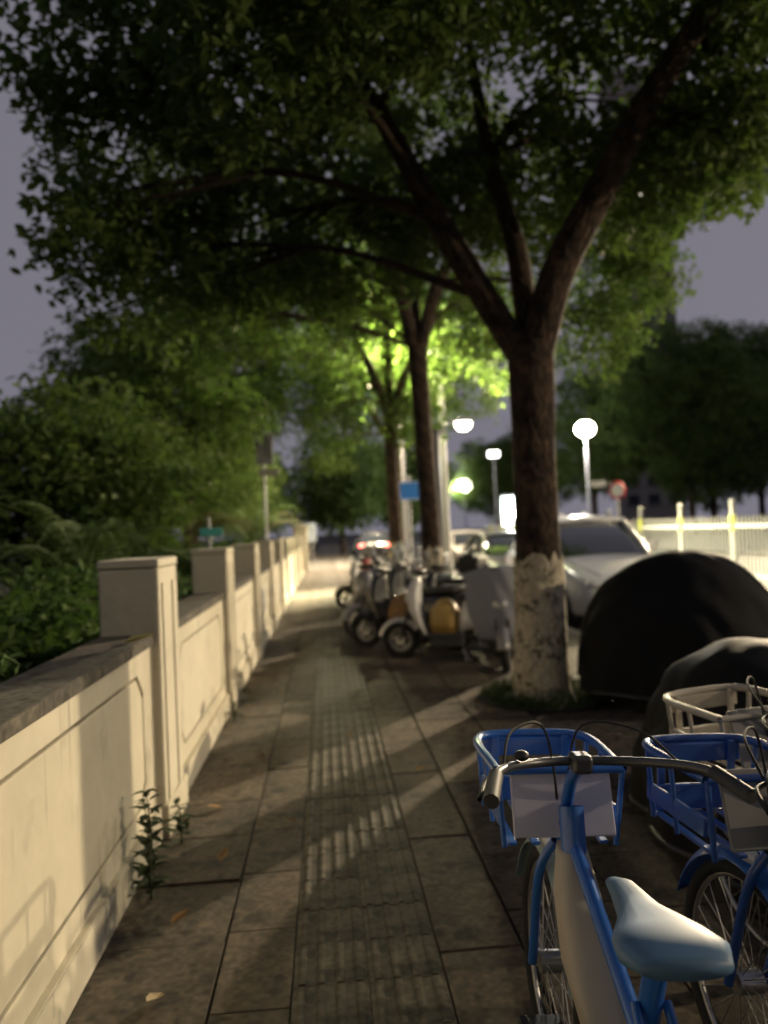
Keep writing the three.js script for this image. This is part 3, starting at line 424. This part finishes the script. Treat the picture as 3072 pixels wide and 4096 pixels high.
// ------------------------------------------------------------------ electric scooter, facing -z
const scWheel = wheelGeo(.225, .05, 5, .06);
function scooter(label, at, turn, c, opt = {}) {
  const g = thing('electric_scooter', label, 'scooter', at, turn, 'electric scooters parked under the street trees'); g.rotation.z = opt.lean ?? -.06;
  for (const z of [-.62, .62]) { const w = shared('wheel', scWheel[0], M.rubber, g); w.position.set(0, .225, z); shared('rim', scWheel[1], M.steel, w); }
  part('fork', merge([bar([.07, .23, -.62], [.06, .60, -.48], .018), bar([-.07, .23, -.62], [-.06, .60, -.48], .018), bar([0, .58, -.48], [0, .98, -.36], .022)]), M.blackP, g);
  const ff = part('front_fender', fender(.265, .13, 10, 150, .006), c.body, g); ff.position.set(0, .225, -.62);
  part('front_fairing', loft([sring([0, .30, -.30], .15, .03, 'xz', .6), sring([0, .42, -.36], .19, .05, 'xz', .6), sring([0, .58, -.42], .20, .07, 'xz', .6), sring([0, .74, -.44], .175, .075, 'xz', .6), sring([0, .88, -.42], .13, .07, 'xz', .65), sring([0, .95, -.40], .08, .045, 'xz', .8)]), c.body, g);
  part('headlight', loft([sring([0, .70, -.515], .085, .05, 'xy', .8), sring([0, .70, -.535], .075, .042, 'xy', .8), sring([0, .70, -.545], .03, .02, 'xy', 1)]), M.lens, g);
  for (const s of [-1, 1]) part('turn_signal', rbox(.05, .025, .02, .008, s * .125, .62, -.48), M.amber, g);
  part('handlebar', merge([tube([[-.31, 1.0, -.24], [-.18, 1.03, -.33], [0, 1.0, -.36], [.18, 1.03, -.33], [.31, 1.0, -.24]], .013, 26, 8), rbox(.24, .07, .11, .03, 0, 1.01, -.355)]), M.blackP, g);
  for (const s of [-1, 1]) { part('grip', bar([s * .225, 1.02, -.30], [s * .325, .995, -.23], .018), M.rubber, g); const m = part('mirror', merge([tube([[s * .17, 1.03, -.33], [s * .22, 1.13, -.34], [s * .27, 1.19, -.33]], .006, 10, 6), loft([sring([s * .285, 1.22, -.345], .058, .038, 'xy', .8), sring([s * .285, 1.22, -.322], .062, .042, 'xy', .8)])]), M.blackP, g); part('mirror_glass', loft([sring([s * .285, 1.22, -.320], .055, .036, 'xy', .8), sring([s * .285, 1.22, -.317], .053, .034, 'xy', .8)]), M.chrome, m); }
  part('footboard', merge([rbox(.30, .06, .46, .02, 0, .27, -.07), rbox(.27, .10, .40, .02, 0, .20, -.05)]), c.trim, g);
  part('rear_body', loft([sring([0, .42, .10], .10, .14, 'xy', .6), sring([0, .50, .16], .14, .18, 'xy', .6), sring([0, .53, .35], .165, .17, 'xy', .6), sring([0, .57, .60], .15, .13, 'xy', .6), sring([0, .61, .80], .09, .08, 'xy', .7), sring([0, .63, .90], .045, .035, 'xy', .8)]), c.body, g);
  part('seat', loft([sring([0, .70, .06], .08, .03, 'xy', .7), sring([0, .725, .12], .13, .05, 'xy', .6), sring([0, .735, .36], .15, .055, 'xy', .6), sring([0, .76, .50], .15, .06, 'xy', .6), sring([0, .765, .74], .12, .045, 'xy', .6), sring([0, .76, .80], .07, .02, 'xy', .8)]), c.seat ?? M.seat, g);
  part('tail_light', rbox(.13, .045, .03, .012, 0, .62, .905), M.red, g);
  part('rear_fender', merge([fender(.27, .13, 60, 190, .006).translate(0, .225, .62), rbox(.15, .11, .008, .003, 0, .40, .93)]), M.blackP, g);
  part('licence_plate', rbox(.14, .085, .006, .002, 0, .40, .938), M.white, g);
  part('grab_rail', tube([[-.11, .74, .60], [-.12, .78, .80], [-.06, .80, .93], [.06, .80, .93], [.12, .78, .80], [.11, .74, .60]], .011, 30, 8), M.steel, g);
  part('kickstand', merge([bar([-.08, .22, .10], [-.20, .01, .20], .011), bar([-.20, .012, .16], [-.20, .012, .24], .014)]), M.steel, g);
  part('swing_arm', merge([bar([.10, .26, .12], [.10, .225, .62], .022), bar([-.10, .26, .12], [-.10, .225, .62], .022), new THREE.CylinderGeometry(.10, .10, .08, 18).rotateZ(Math.PI / 2).translate(0, .225, .62)]), M.blackP, g);
  if (opt.box) part('top_box', merge([rbox(.36, .27, .34, .045, 0, .96, .78, 3), rbox(.375, .02, .355, .009, 0, .98, .78)]), opt.box, g);
  if (opt.bag) part('bag', loft([sring([0, .305, -.08], .13, .15, 'xz', .6), sring([0, .42, -.09], .165, .17, 'xz', .6), sring([0, .56, -.08], .16, .165, 'xz', .6), sring([0, .66, -.07], .10, .10, 'xz', .7), sring([0, .70, -.06], .04, .05, 'xz', .9)]), opt.bag, g);
  if (opt.apron) {                          // padded wind apron hung over the handlebar
    const rings = []; for (let i = 0; i <= 10; i++) { const t = i / 10, y = 1.10 - t * .78, w = .34 + .06 * Math.sin(t * 3) - .08 * t, ring = []; for (let j = 0; j <= 12; j++) { const q = j / 6 - 1; ring.push([q * w, y - .05 * q * q * (1 - t), -.47 - .12 * (1 - q * q) + .10 * t + .05 * q * q + .012 * Math.sin(j * 2.1 + i)]); } for (let j = 12; j >= 0; j--) { const p = ring[j]; ring.push([p[0], p[1], p[2] + .025]); } rings.push(ring); }
    part('wind_apron', loft(rings), opt.apron, g);
  }
  if (opt.screen) { const rings = []; for (let i = 0; i <= 6; i++) { const t = i / 6, w = .20 - .06 * t * t, ring = []; for (let j = 0; j <= 8; j++) { const q = j / 4 - 1; ring.push([q * w, .98 + t * .36, -.44 + t * .12 - .07 * (1 - q * q)]); } for (let j = 8; j >= 0; j--) { const p = ring[j]; ring.push([p[0], p[1], p[2] + .004]); } rings.push(ring); } part('windscreen', loft(rings), mat(.8, .85, .9, { roughness: .08, transmission: .9, thickness: 0 }), g); }
  return g;
}
const whiteS = mat(.62, .62, .62, { roughness: .25, clearcoat: .8 }), blackS = mat(.018, .018, .02, { roughness: .35, clearcoat: .7 }), greyS = mat(.20, .20, .22, { roughness: .3, clearcoat: .8 }), apron = mat(.26, .28, .34, { roughness: .75 }), yellow = mat(.42, .28, .09, { roughness: .5 }), brown = mat(.26, .14, .05, { roughness: .6 }), redS = mat(.22, .02, .02, { roughness: .3, clearcoat: .8 });
scooter('scooter with pale blue-grey wind apron, left of the nearest trunk', [1.96, -.02, -8.35], 2.9, { body: greyS, trim: M.darkP }, { apron });
scooter('white scooter with a yellow bag on its footboard, parked nose toward the path', [1.42, -.02, -8.75], 1.25, { body: whiteS, trim: M.darkP }, { bag: yellow });
scooter('black scooter with a brown sack on its footboard, left of the white one', [1.0, -.02, -9.6], 1.0, { body: blackS, trim: M.darkP }, { bag: brown });
scooter('black scooter with windscreen, behind the white one with the yellow bag', [1.35, -.02, -10.9], 1.0, { body: blackS, trim: M.darkP }, { screen: true });
scooter('black scooter squeezed between the white one and the apron one', [1.75, -.02, -9.7], 1.35, { body: blackS, trim: M.darkP }, {});
scooter('black scooter with a black box in the middle of the mid group', [1.5, -.02, -11.5], .9, { body: blackS, trim: M.darkP }, { box: M.blackP });
scooter('dark scooter standing across the path edge beside the second tree', [.9, -.02, -11.3], 2.2, { body: greyS, trim: M.darkP }, {});
scooter('grey scooter parked by the second street tree', [1.15, -.02, -12.0], 1.2, { body: greyS, trim: M.darkP }, {});
scooter('pale scooter jutting furthest into the path near the lit driveway', [.95, -.02, -14.8], 1.25, { body: paleGrey, trim: M.darkP }, { screen: true });
scooter('dark red scooter in front of the third street tree', [1.25, -.02, -16.6], 1.15, { body: redS, trim: M.darkP }, {});
scooter('grey scooter with a black box beyond the second street tree', [1.2, -.02, -13.4], 1.15, { body: greyS, trim: M.darkP }, { box: M.blackP });
// ------------------------------------------------------------------ scooter under a black rain cover
function coveredScooter(label, at, turn, kx, ky) {
  const g = thing('covered_scooter', label, 'covered scooter', at, turn, 'scooters under black rain covers');
  const prof = (t) => { const a = Math.sin(Math.PI * Math.min(1, t * 1.15 + .02)) ** .5; return [.62 + .64 * Math.exp(-(((t - .52) / .60) ** 2)), .30 + .16 * Math.exp(-(((t - .48) / .34) ** 2)), a]; };
  const rings = [], N = 40; for (let i = 0; i <= N; i++) { const t = i / N, [h, w] = prof(t), e = Math.sqrt(Math.max(.02, 1 - Math.abs(t * 2 - 1) ** (t < .5 ? 7 : 3))), x = -.70 + t * 1.72, ring = []; for (let j = 0; j <= 30; j++) { const a = j / 30 * Math.PI, fold = 1 + .05 * Math.sin(j * 1.7 + Math.sin(i * .5) * 2) * (1 - Math.sin(a)) + .16 * (fbm(i / N, j / 31, 8, 3) - .5) * (.4 + .6 * Math.abs(Math.cos(a))); const hh = .16 + (h - .16) * Math.sin(a) ** .55 * e; ring.push([x + .02 * Math.sin(j * .9), hh * (1 + .035 * (fbm(j / 31, i / N, 16, 2) - .5) + .02 * (fbm(i / N, j / 31, 4, 2) - .5)), Math.cos(a) * (w + .10 * (1 - Math.sin(a))) * fold * e]); } for (let j = 30; j >= 0; j--) { const p = ring[j]; ring.push([p[0], p[1] - .008, p[2] * .97]); } rings.push(ring); }
  part('hem_cord', tube([...rings.slice(1, 40).filter((_, i) => i % 4 === 0).map((r) => [r[0][0] * kx, r[0][1] * ky, r[0][2]]), ...rings.slice(1, 40).filter((_, i) => i % 4 === 0).reverse().map((r) => [r[30][0] * kx, r[30][1] * ky, r[30][2]])], .012, 120, 6), M.darkP, g);
  part('rain_cover', loft(rings).scale(kx, ky, 1), mat(.012, .012, .013, { roughness: .7, specularIntensity: .25 }), g);
  for (const x of [-.38, .46]) { const w = shared('wheel', scWheel[0], M.rubber, g); w.position.set(x * kx, .225, 0); w.rotation.y = Math.PI / 2; shared('rim', scWheel[1], M.steel, w); }
}
coveredScooter('scooter under a tall bulging black rain cover, right of the nearest tree', [2.74, -.02, -6.05], -.50, 1, 1);
coveredScooter('lower scooter under a black rain cover, between the bicycles and the tall covered one', [1.98, -.02, -3.25], 1.45, 1.05, .74);
// ------------------------------------------------------------------ cars, facing +z
const carTyre = clean(new THREE.TorusGeometry(.235, .085, 12, 30).rotateY(Math.PI / 2)), carRim = merge([new THREE.CylinderGeometry(.19, .19, .13, 24).rotateZ(Math.PI / 2), ...[0, 1, 2, 3, 4].map((i) => box(.15, .36, .05).rotateX(i * Math.PI / 5))]);
const rawPart = part;
function car(label, at, turn, body, opt = {}) {
  const g = thing('parked_car', label, 'car', at, turn, opt.group ?? 'cars on the road'); if (opt.name) g.name = numbered(opt.name);
  const tall = opt.tall ?? 1, part = (n, geo, m, p) => { geo = clean(geo); const a = geo.attributes.position; for (let i = 0; i < a.count; i++) if (a.getY(i) > .36) a.setY(i, .36 + (a.getY(i) - .36) * tall); return rawPart(n, geo, m, p); };
  const sec = (z, yb, yt, hw, crown) => { const r = [], n = 9; for (let j = 0; j <= n; j++) { const q = 1 - 2 * j / n; r.push([q * hw * .90, yt + crown * (1 - q * q), z]); } r.push([-hw * .985, yt - .07, z], [-hw, (yb + yt) / 2, z], [-hw * .97, yb + .08, z], [-hw * .88, yb, z], [hw * .88, yb, z], [hw * .97, yb + .08, z], [hw, (yb + yt) / 2, z], [hw * .985, yt - .07, z]); return r; };
  const shell = loft([sec(2.24, .36, .56, .62, .01), sec(2.20, .27, .66, .74, .02), sec(2.05, .22, .735, .83, .03), sec(1.6, .20, .83, .88, .04), sec(1.05, .19, .92, .89, .035), sec(.6, .19, .95, .895, .0), sec(-.4, .19, .96, .90, .0), sec(-1.3, .19, .97, .895, .0), sec(-1.75, .20, .985, .87, .02), sec(-2.05, .24, .96, .82, .02), sec(-2.2, .34, .88, .75, .01), sec(-2.24, .45, .75, .66, .0)]);
  part('body_shell', shell, body, g);
  const cab = (z, y, hw, yr) => { const r = []; for (let j = 0; j <= 8; j++) { const q = 1 - j / 4; r.push([q * hw, y + .025 * (1 - q * q), z]); } r.push([-hw - .03, (y + yr) / 2, z], [-hw - .05, yr, z], [hw + .05, yr, z], [hw + .03, (y + yr) / 2, z]); return r; };
  part('cabin_glass', loft([cab(1.06, .94, .68, .90), cab(.78, 1.12, .66, .90), cab(.34, 1.37, .60, .90), cab(-.2, 1.42, .59, .90), cab(-.95, 1.38, .585, .90), cab(-1.35, 1.21, .62, .90), cab(-1.74, .99, .66, .90)]), M.glass, g);
  const rf = (z, y, hw) => { const r = []; for (let j = 0; j <= 8; j++) { const q = 1 - j / 4; r.push([q * hw, y + .03 * (1 - q * q), z]); } for (let j = 8; j >= 0; j--) { const q = 1 - j / 4; r.push([q * hw * .97, y - .03 + .03 * (1 - q * q), z]); } return r; };
  part('roof', loft([rf(.36, 1.385, .615), rf(.1, 1.43, .615), rf(-.4, 1.445, .61), rf(-.9, 1.415, .60), rf(-1.05, 1.375, .60)]), body, g);
  for (const s of [-1, 1]) {
    part('front_pillar', tube([[s * .735, .95, 1.02], [s * .70, 1.13, .74], [s * .615, 1.395, .33]], .030, 12, 8), body, g); part('rear_pillar', tube([[s * .60, 1.39, -1.02], [s * .66, 1.2, -1.4], [s * .71, 1.0, -1.76]], .045, 12, 8), body, g); part('centre_pillar', bar([s * .66, .93, -.32], [s * .60, 1.40, -.32], .028), body, g);
    part('side_mirror', loft([sring([s * .90, 1.02, .72], .05, .05, 'xy', .7), sring([s * .96, 1.03, .70], .10, .065, 'xy', .7), sring([s * .96, 1.03, .62], .09, .06, 'xy', .7)]), body, g);
    part('headlight', loft([sring([s * .60, .645, 2.155], .17, .06, 'xy', .7), sring([s * .60, .645, 2.225], .14, .05, 'xy', .7)]), opt.head ?? M.lens, g);
    part('tail_light', rbox(.30, .12, .06, .02, s * .56, .80, -2.20), opt.tail ?? M.red, g);
    part('door_handle', rbox(.02, .025, .16, .008, s * .90, .82, .05), M.chrome, g);
    for (const z of [1.36, -1.34]) { part('wheel_arch', new THREE.CylinderGeometry(.36, .36, .10, 26).rotateZ(Math.PI / 2).translate(s * .86, .30, z), M.blackP, g); const w = shared('wheel', carTyre, M.rubber, g); w.position.set(s * .84, .32, z); shared('rim', carRim, M.steel, w); }
  }
  part('grille', merge([rbox(.62, .10, .05, .02, 0, .57, 2.225), rbox(1.1, .14, .05, .03, 0, .36, 2.20)]), M.blackP, g);
  part('bonnet_seam', merge([tube([[-.72, .935, 1.10], [-.70, .845, 1.7], [-.52, .745, 2.10]], .006, 14, 5), tube([[.72, .935, 1.10], [.70, .845, 1.7], [.52, .745, 2.10]], .006, 14, 5)]), M.blackP, g);
  part('licence_plate', rbox(.44, .14, .012, .004, 0, .46, 2.25), mat(.03, .12, .45, { roughness: .4 }), g);
  part('wiper', merge([bar([-.4, .965, 1.03], [.1, 1.03, .93], .009), bar([.1, .965, 1.03], [.5, 1.03, .93], .009)]), M.blackP, g);
  return g;
}
const road0 = -.12;
car('white car parked at the kerb, seen from the front beyond the tree', [4.42, road0, -12.9], .03, M.white, { tall: 1.24 });
car('black car parked at the kerb behind the white car', [4.45, road0, -18.6], 0, blackS);
car('approaching car with bright headlights, on the road left of the light box', [5.6, road0, -30], .05, paleGrey, { head: glow(1, .96, .9, 40), tail: glow(1, .1, .05, 2), group: 'moving cars', name: 'moving_car' });
car('distant dark car showing red tail lights where the driveway crosses the path', [2.55, .004, -39], Math.PI - .1, blackS, { head: M.lens, tail: glow(1, .03, .02, 30), group: 'moving cars', name: 'moving_car' });

// ------------------------------------------------------------------ lamps
streetLamp('tall street lamp across the road just outside the right edge of the picture', [21.2, -28], 7.7, -1.8, 4300, WARM, -.01, 30, [6, 0, -16]);
streetLamp('tall street lamp across the road to the right of the camera', [21.8, -.8], 6.6, -1.8, 620, WARM, -.01, 30, [4, 0, -1]);
function globeLamp(label, [x, z], H, r, power) {
  const g = thing('globe_lamp', label, 'globe lamp', [x, -.01, z], 0, 'globe lamps across the road');
  part('pole', merge([bar([0, 0, 0], [0, H - r * .9, 0], .11, .07, 14), new THREE.CylinderGeometry(.2, .22, .1, 16).translate(0, .05, 0)]), M.greyMetal, g);
  part('globe', new THREE.SphereGeometry(r, 28, 18).scale(1, .86, 1).translate(0, H, 0), glow(1, .95, .78, 26), g);
  part('globe_cap', loft([sring([0, H + r * .80, 0], r * .5, r * .5, 'xz', 1), sring([0, H + r * .98, 0], r * .12, r * .12, 'xz', 1)]), M.greyMetal, g);
  g.add(lampLight([-r - .12, H - .1, r * .4], WHITE, power, 15));
}
globeLamp('bright globe lamp across the road just right of the nearest trunk', [17.3, -48.5], 7.6, .62, 900);
globeLamp('low bright globe lamp between the second tree and the nearest trunk', [18.2, -97], 6.9, .95, 900);
streetLamp('this-side street lamp whose head is lost in the crown of the third tree', [3.62, -22.4], 7.3, -1.05, 4200, lin(1, .88, .55), -.02, 20, [4.2, 4.5, -15]);
streetLamp('this-side street lamp standing over the brightly lit driveway', [3.75, -35], 8.2, -1.4, 1700, WARM, -.02, 20, [.5, 0, -35]);
{ // footpath lamp on the grey post beside the second tree
  const g = thing('path_lamp', 'short grey lamp post with a bright lantern beside the second tree', 'lamp post', [2.14, -.02, -14]);
  part('pole', merge([bar([0, 0, 0], [0, 3.35, 0], .085, .062, 18), new THREE.CylinderGeometry(.14, .15, .08, 18).translate(0, .04, 0)]), mat(.13, .13, .135, { roughness: .5 }), g);
  part('arm', tube([[0, 3.15, 0], [.2, 3.45, 0], [.5, 3.52, 0]], .028, 16, 8), M.greyMetal, g);
  part('lantern_hood', loft([sring([.52, 3.56, 0], .05, .05, 'xz', 1), sring([.52, 3.53, 0], .15, .15, 'xz', 1), sring([.52, 3.48, 0], .19, .19, 'xz', 1)]), M.greyMetal, g);
  part('lantern', loft([sring([.52, 3.478, 0], .16, .16, 'xz', 1), sring([.52, 3.40, 0], .15, .15, 'xz', 1), sring([.52, 3.33, 0], .08, .08, 'xz', 1)]), glow(1, .92, .75, 14), g);
  const l = new THREE.SpotLight(WHITE, 22, 0, 64 * R, .5, 2); l.position.set(.52, 3.27, 0); l.target.position.set(2.7, 0, -14); l.target.updateMatrixWorld(); l.castShadow = true; l.shadow.radius = 6; g.add(l);
}
// ------------------------------------------------------------------ signs
function signPole(name, label, at, h, r, plates, cat = 'sign') { const g = thing(name, label, cat, at); part('pole', bar([0, 0, 0], [0, h, 0], r, r, 12), M.greyMetal, g); for (const [n, geo, m] of plates) part(n, geo, m, g); return g; }
const signBlue = mat(.02, .16, .62, { roughness: .35 }), signGrey = mat(.20, .20, .20, { roughness: .6 }), signWhite = mat(.78, .78, .78, { roughness: .4 }), signRed = mat(.5, .02, .03, { roughness: .4 });
signPole('road_sign', 'blue rectangular road sign on a pole between the second and third trees', [3.28, -.02, -29], 3.6, .04, [['sign_plate', rbox(.85, .70, .03, .02, .05, 3.0, .06), signBlue], ['sign_border', merge([rbox(.85, .02, .01, .004, .05, 3.33, .078), rbox(.85, .02, .01, .004, .05, 2.67, .078)]), signWhite]]);
signPole('rear_sign', 'grey back of a tall sign standing behind the wall', [-1.45, .15, -19], 3.95, .035, [['sign_plate', rbox(.42, .80, .03, .05, .04, 3.50, .05), signGrey], ['lower_plate', rbox(.5, .16, .03, .02, .12, 2.92, .05), paleGrey]]);
{ const g = signPole('no_parking_sign', 'round white sign with red rim on a pole across the road', [10.5, -.12, -26.5], 3.0, .035, [['sign_plate', new THREE.CylinderGeometry(.26, .26, .02, 32).rotateX(Math.PI / 2).translate(0, 2.7, .05), signWhite], ['sign_rim', new THREE.TorusGeometry(.27, .035, 8, 36).translate(0, 2.7, .055), signRed], ['side_plate', rbox(.55, .22, .02, .01, -.72, 2.95, .05), signWhite], ['bracket', bar([-.8, 2.95, .02], [0, 2.95, .02], .015), M.greyMetal]]); }
signPole('small_teal_sign', 'small teal sign plate above the wall by the second pillar', [-1.35, .15, -9.0], 1.6, .018, [['sign_plate', rbox(.26, .09, .015, .006, .03, 1.42, .025), mat(.10, .45, .42, { roughness: .4 })]]);
{ const g = thing('notice_sheet', 'white notice sheet stuck on the wall panel far along the path', 'notice', [-.872, .62, -10.55]); part('sheet', box(.002, .36, .27), mat(.62, .64, .70), g); }
signPole('gate_sign', 'pale blue-white sign post at the gate past the wall end', [-.55, 0, -32], 1.9, .03, [['sign_plate', rbox(.34, .75, .04, .02, 0, 1.55, .05), mat(.50, .60, .75, { roughness: .5 })]]);
{ // lit advertising box of a bus stop
  const g = thing('light_box', 'glowing white bus stop light box across the road', 'light box', [11.6, -.12, -46], -.15);
  part('frame', merge([rbox(1.5, .1, .26, .02, 0, 3.42, 0), rbox(1.5, .1, .26, .02, 0, 1.25, 0), rbox(.09, 3.4, .26, .02, -.72, 1.7, 0), rbox(.09, 3.4, .26, .02, .72, 1.7, 0)]), M.greyMetal, g);
  part('lit_panel', box(1.34, 2.06, .16, 0, 2.34, 0), glow(.9, 1, .92, 5), g);
  const l = lampLight([0, 2.3, .4], lin(.9, 1, .92), 60, 20); g.add(l);
}
[[14.2, 7.3, -62, .9, .5, 'small lit white sign box under the nearer street tree branches'], [25, 27, -80, 1.2, .5, 'lit white strip high among the leaves']].slice(0, 1).forEach(([x, y, z, w, h, label]) => {
  const g = thing('lit_sign', label, 'lit sign', [x, -.1, z]); part('post', bar([0, 0, 0], [0, y, 0], .06, .05, 10), M.greyMetal, g); part('lit_face', rbox(w, h, .16, .03, 0, y + h / 2, 0), glow(1, .97, .95, 8), g);
});
{ // small warm lantern in the garden
  const g = thing('garden_lantern', 'small warm garden lantern glowing at the left edge behind the shrubs', 'lantern', [-3.0, .15, -6.5]);
  part('post', bar([0, 0, 0], [0, 1.08, 0], .025, .02, 10), M.blackP, g); part('lantern_glass', rbox(.10, .12, .10, .02, 0, 1.15, 0), glow(1, .55, .25, .55), g); part('lantern_cap', loft([sring([0, 1.21, 0], .085, .085, 'xz', .7), sring([0, 1.26, 0], .02, .02, 'xz', 1)]), M.blackP, g);
}
// ------------------------------------------------------------------ fence along the middle of the road
{
  const wm = mat(.34, .35, .34, { roughness: .5 }), ym = mat(.62, .66, .10, { roughness: .45 });
  const picket = merge([box(.03, 1.0, .02, 0, .62, 0), new THREE.ConeGeometry(.022, .07, 4).translate(0, 1.155, 0)]), rail = clean(box(.045, .06, 2.4)), post = merge([rbox(.09, 1.35, .09, .01, 0, .675, 0, 1), new THREE.SphereGeometry(.06, 10, 8).translate(0, 1.38, 0)]), band = clean(rbox(.11, .26, .11, .01, 0, 1.05, 0, 1)), foot = clean(rbox(.34, .10, .34, .02, 0, .05, 0, 1));
  for (let s = 0; s < 12; s++) {
    const z = -14 - s * 2.5, g = thing('road_fence', ['nearest', 'second', 'third', 'fourth', 'fifth', 'sixth', 'seventh', 'eighth', 'ninth', 'tenth', 'eleventh', 'twelfth'][s] + ' section of the white picket road fence, counted from the right edge', 'fence', [9.2, road0, z], 0, 'sections of the road fence'); g.scale.y = 1.38;
    const p = shared('post', post, wm, g); shared('reflective_band', band, ym, p); shared('foot', foot, M.rubber, p);
    for (const y of [.20, 1.0]) { const r = shared('rail', rail, wm, g); r.position.set(0, y, -1.25); }
    for (let k = 1; k < 17; k++) { const q = shared('picket', picket, wm, g); q.position.set(0, 0, -k * .147); }
  }
}
// ------------------------------------------------------------------ tower block far behind, seen through the leaves
{
  const g = thing('tower_block', 'distant tower block with a column of lit windows seen through the leaves', 'building', [54, -.3, -122], -.30);
  part('wall', boxUV(box(9.5, 74, 10, 0, 37, 0), .2), mat(.20, .18, .17, { roughness: .9 }), g);
  const lit = glow(1, .9, .75, 1.6), dark = mat(.03, .035, .045, { roughness: .15 }), wg = clean(box(1.7, 1.5, .12)), sg = clean(box(2.0, .12, .35)); const r = rng(9);
  for (let f = 0; f < 22; f++) for (let c = 0; c < 3; c++) { const on = c === 1 && [15, 16, 17, 19, 20].includes(f) || c !== 1 && r() < .04; const w = shared('window', wg, on ? lit : dark, g); w.position.set(-3.1 + c * 3.1, 5 + f * 3.05, 5.03); const s = shared('sill', sg, M.kerb, w); s.position.set(0, -.85, .12); }
  part('parapet', box(9.9, 1.1, 10.4, 0, 74.5, 0), mat(.24, .22, .2), g);
}
// ------------------------------------------------------------------ small things: weeds, fallen leaves
function weed(label, at, h, n, seed) {
  const g = thing('wall_weed', label, 'weed', at, 0, 'weeds at the foot of the wall'), r = rng(seed), m = leafMat(.035, .055, .022, .25);
  const st = []; for (let k = 0; k < 3; k++) st.push(taper([[0, -.02, 0], [(r() - .5) * .03, h * .5, (r() - .5) * .04], [(r() - .5) * .06, h * (.8 + r() * .2), (r() - .5) * .08]], [.007, .005, .002], 8, 5));
  part('stem', merge(st), mat(.06, .07, .03), g);
  for (let i = 0; i < n; i++) { const t = i / n, o = shared('leaf', weedLeaf, m, g); o.position.set((r() - .5) * .03, .02 + t * h * .95, (r() - .5) * .04); o.rotation.set(-.9 + r() * .7, i * 2.4, 0, 'YXZ'); o.scale.setScalar(1.25 - t * .55); }
}
const weedLeaf = leafGeo(.085, .042, .3, .4);
weedLeaf.setAttribute('uv', new THREE.BufferAttribute(new Float32Array(weedLeaf.attributes.position.count * 2), 2));
weed('tall dark weed growing at the wall foot before the nearest pillar', [-.79, -.002, -3.3], .46, 46, 1);
weed('short dark weed growing at the wall foot beside the nearest pillar', [-.77, -.002, -3.85], .20, 18, 2);
weed('low weed in the joint of the wall foot further on', [-.80, -.002, -6.3], .16, 16, 3);
const dryLeaf = [leafGeo(.13, .065, .5, -.25), leafGeo(.08, .045, .4, -.3)].map(clean), leafTone = [mat(.40, .36, .14, { side: THREE.DoubleSide }), mat(.30, .18, .07, { side: THREE.DoubleSide }), mat(.22, .15, .06, { side: THREE.DoubleSide })];
function fallen(label, at, turn, k, tone, s = 1) { const o = new THREE.Mesh(dryLeaf[k], leafTone[tone]); o.name = numbered('fallen_leaf'); o.position.set(...at); o.rotation.y = turn; o.scale.setScalar(s); o.castShadow = o.receiveShadow = true; o.userData = { label, category: 'leaf', group: 'fallen leaves' }; scene.add(o); }
fallen('pale yellow fallen leaf on the wall coping beside the nearest pillar', [-.96, 1.03, -3.62], 1.9, 0, 0, 1.3);
fallen('brown fallen leaf on the coping just beyond the nearest pillar', [-.95, 1.03, -4.6], .8, 0, 1);
fallen('tan fallen leaf lying on the slabs near the wall', [-.5, .004, -5.3], .4, 1, 1);
{ const r = rng(88), where = ['near the wall foot', 'on the tactile strip', 'by the right-hand slab joint', 'close to the white-footed tree', 'in front of the mid scooters', 'on the outer slabs by the blue bicycle', 'lying beside the tall weed', 'at the left edge of the tactile strip', 'on the slabs before the nearest pillar', 'under the blue basket', 'beside the tree pit grass', 'halfway to the mid scooters', 'near the second pillar foot', 'in the bottom corner by the wall'];
  [[-.62, -4.3], [.1, -5.6], [.5, -4.7], [1.25, -6.0], [.4, -7.4], [.86, -3.3], [-.66, -3.05], [-.2, -4.0], [-.55, -3.6], [.75, -2.6], [1.15, -6.9], [.2, -6.6], [-.7, -6.8], [-.6, -2.6]].forEach(([x, z], i) => fallen('small brown fallen leaf ' + where[i], [x, .008, z], r() * 6, 1, 1 + (i % 2), .8 + r() * .6)); }

renderer.render(scene, camera);
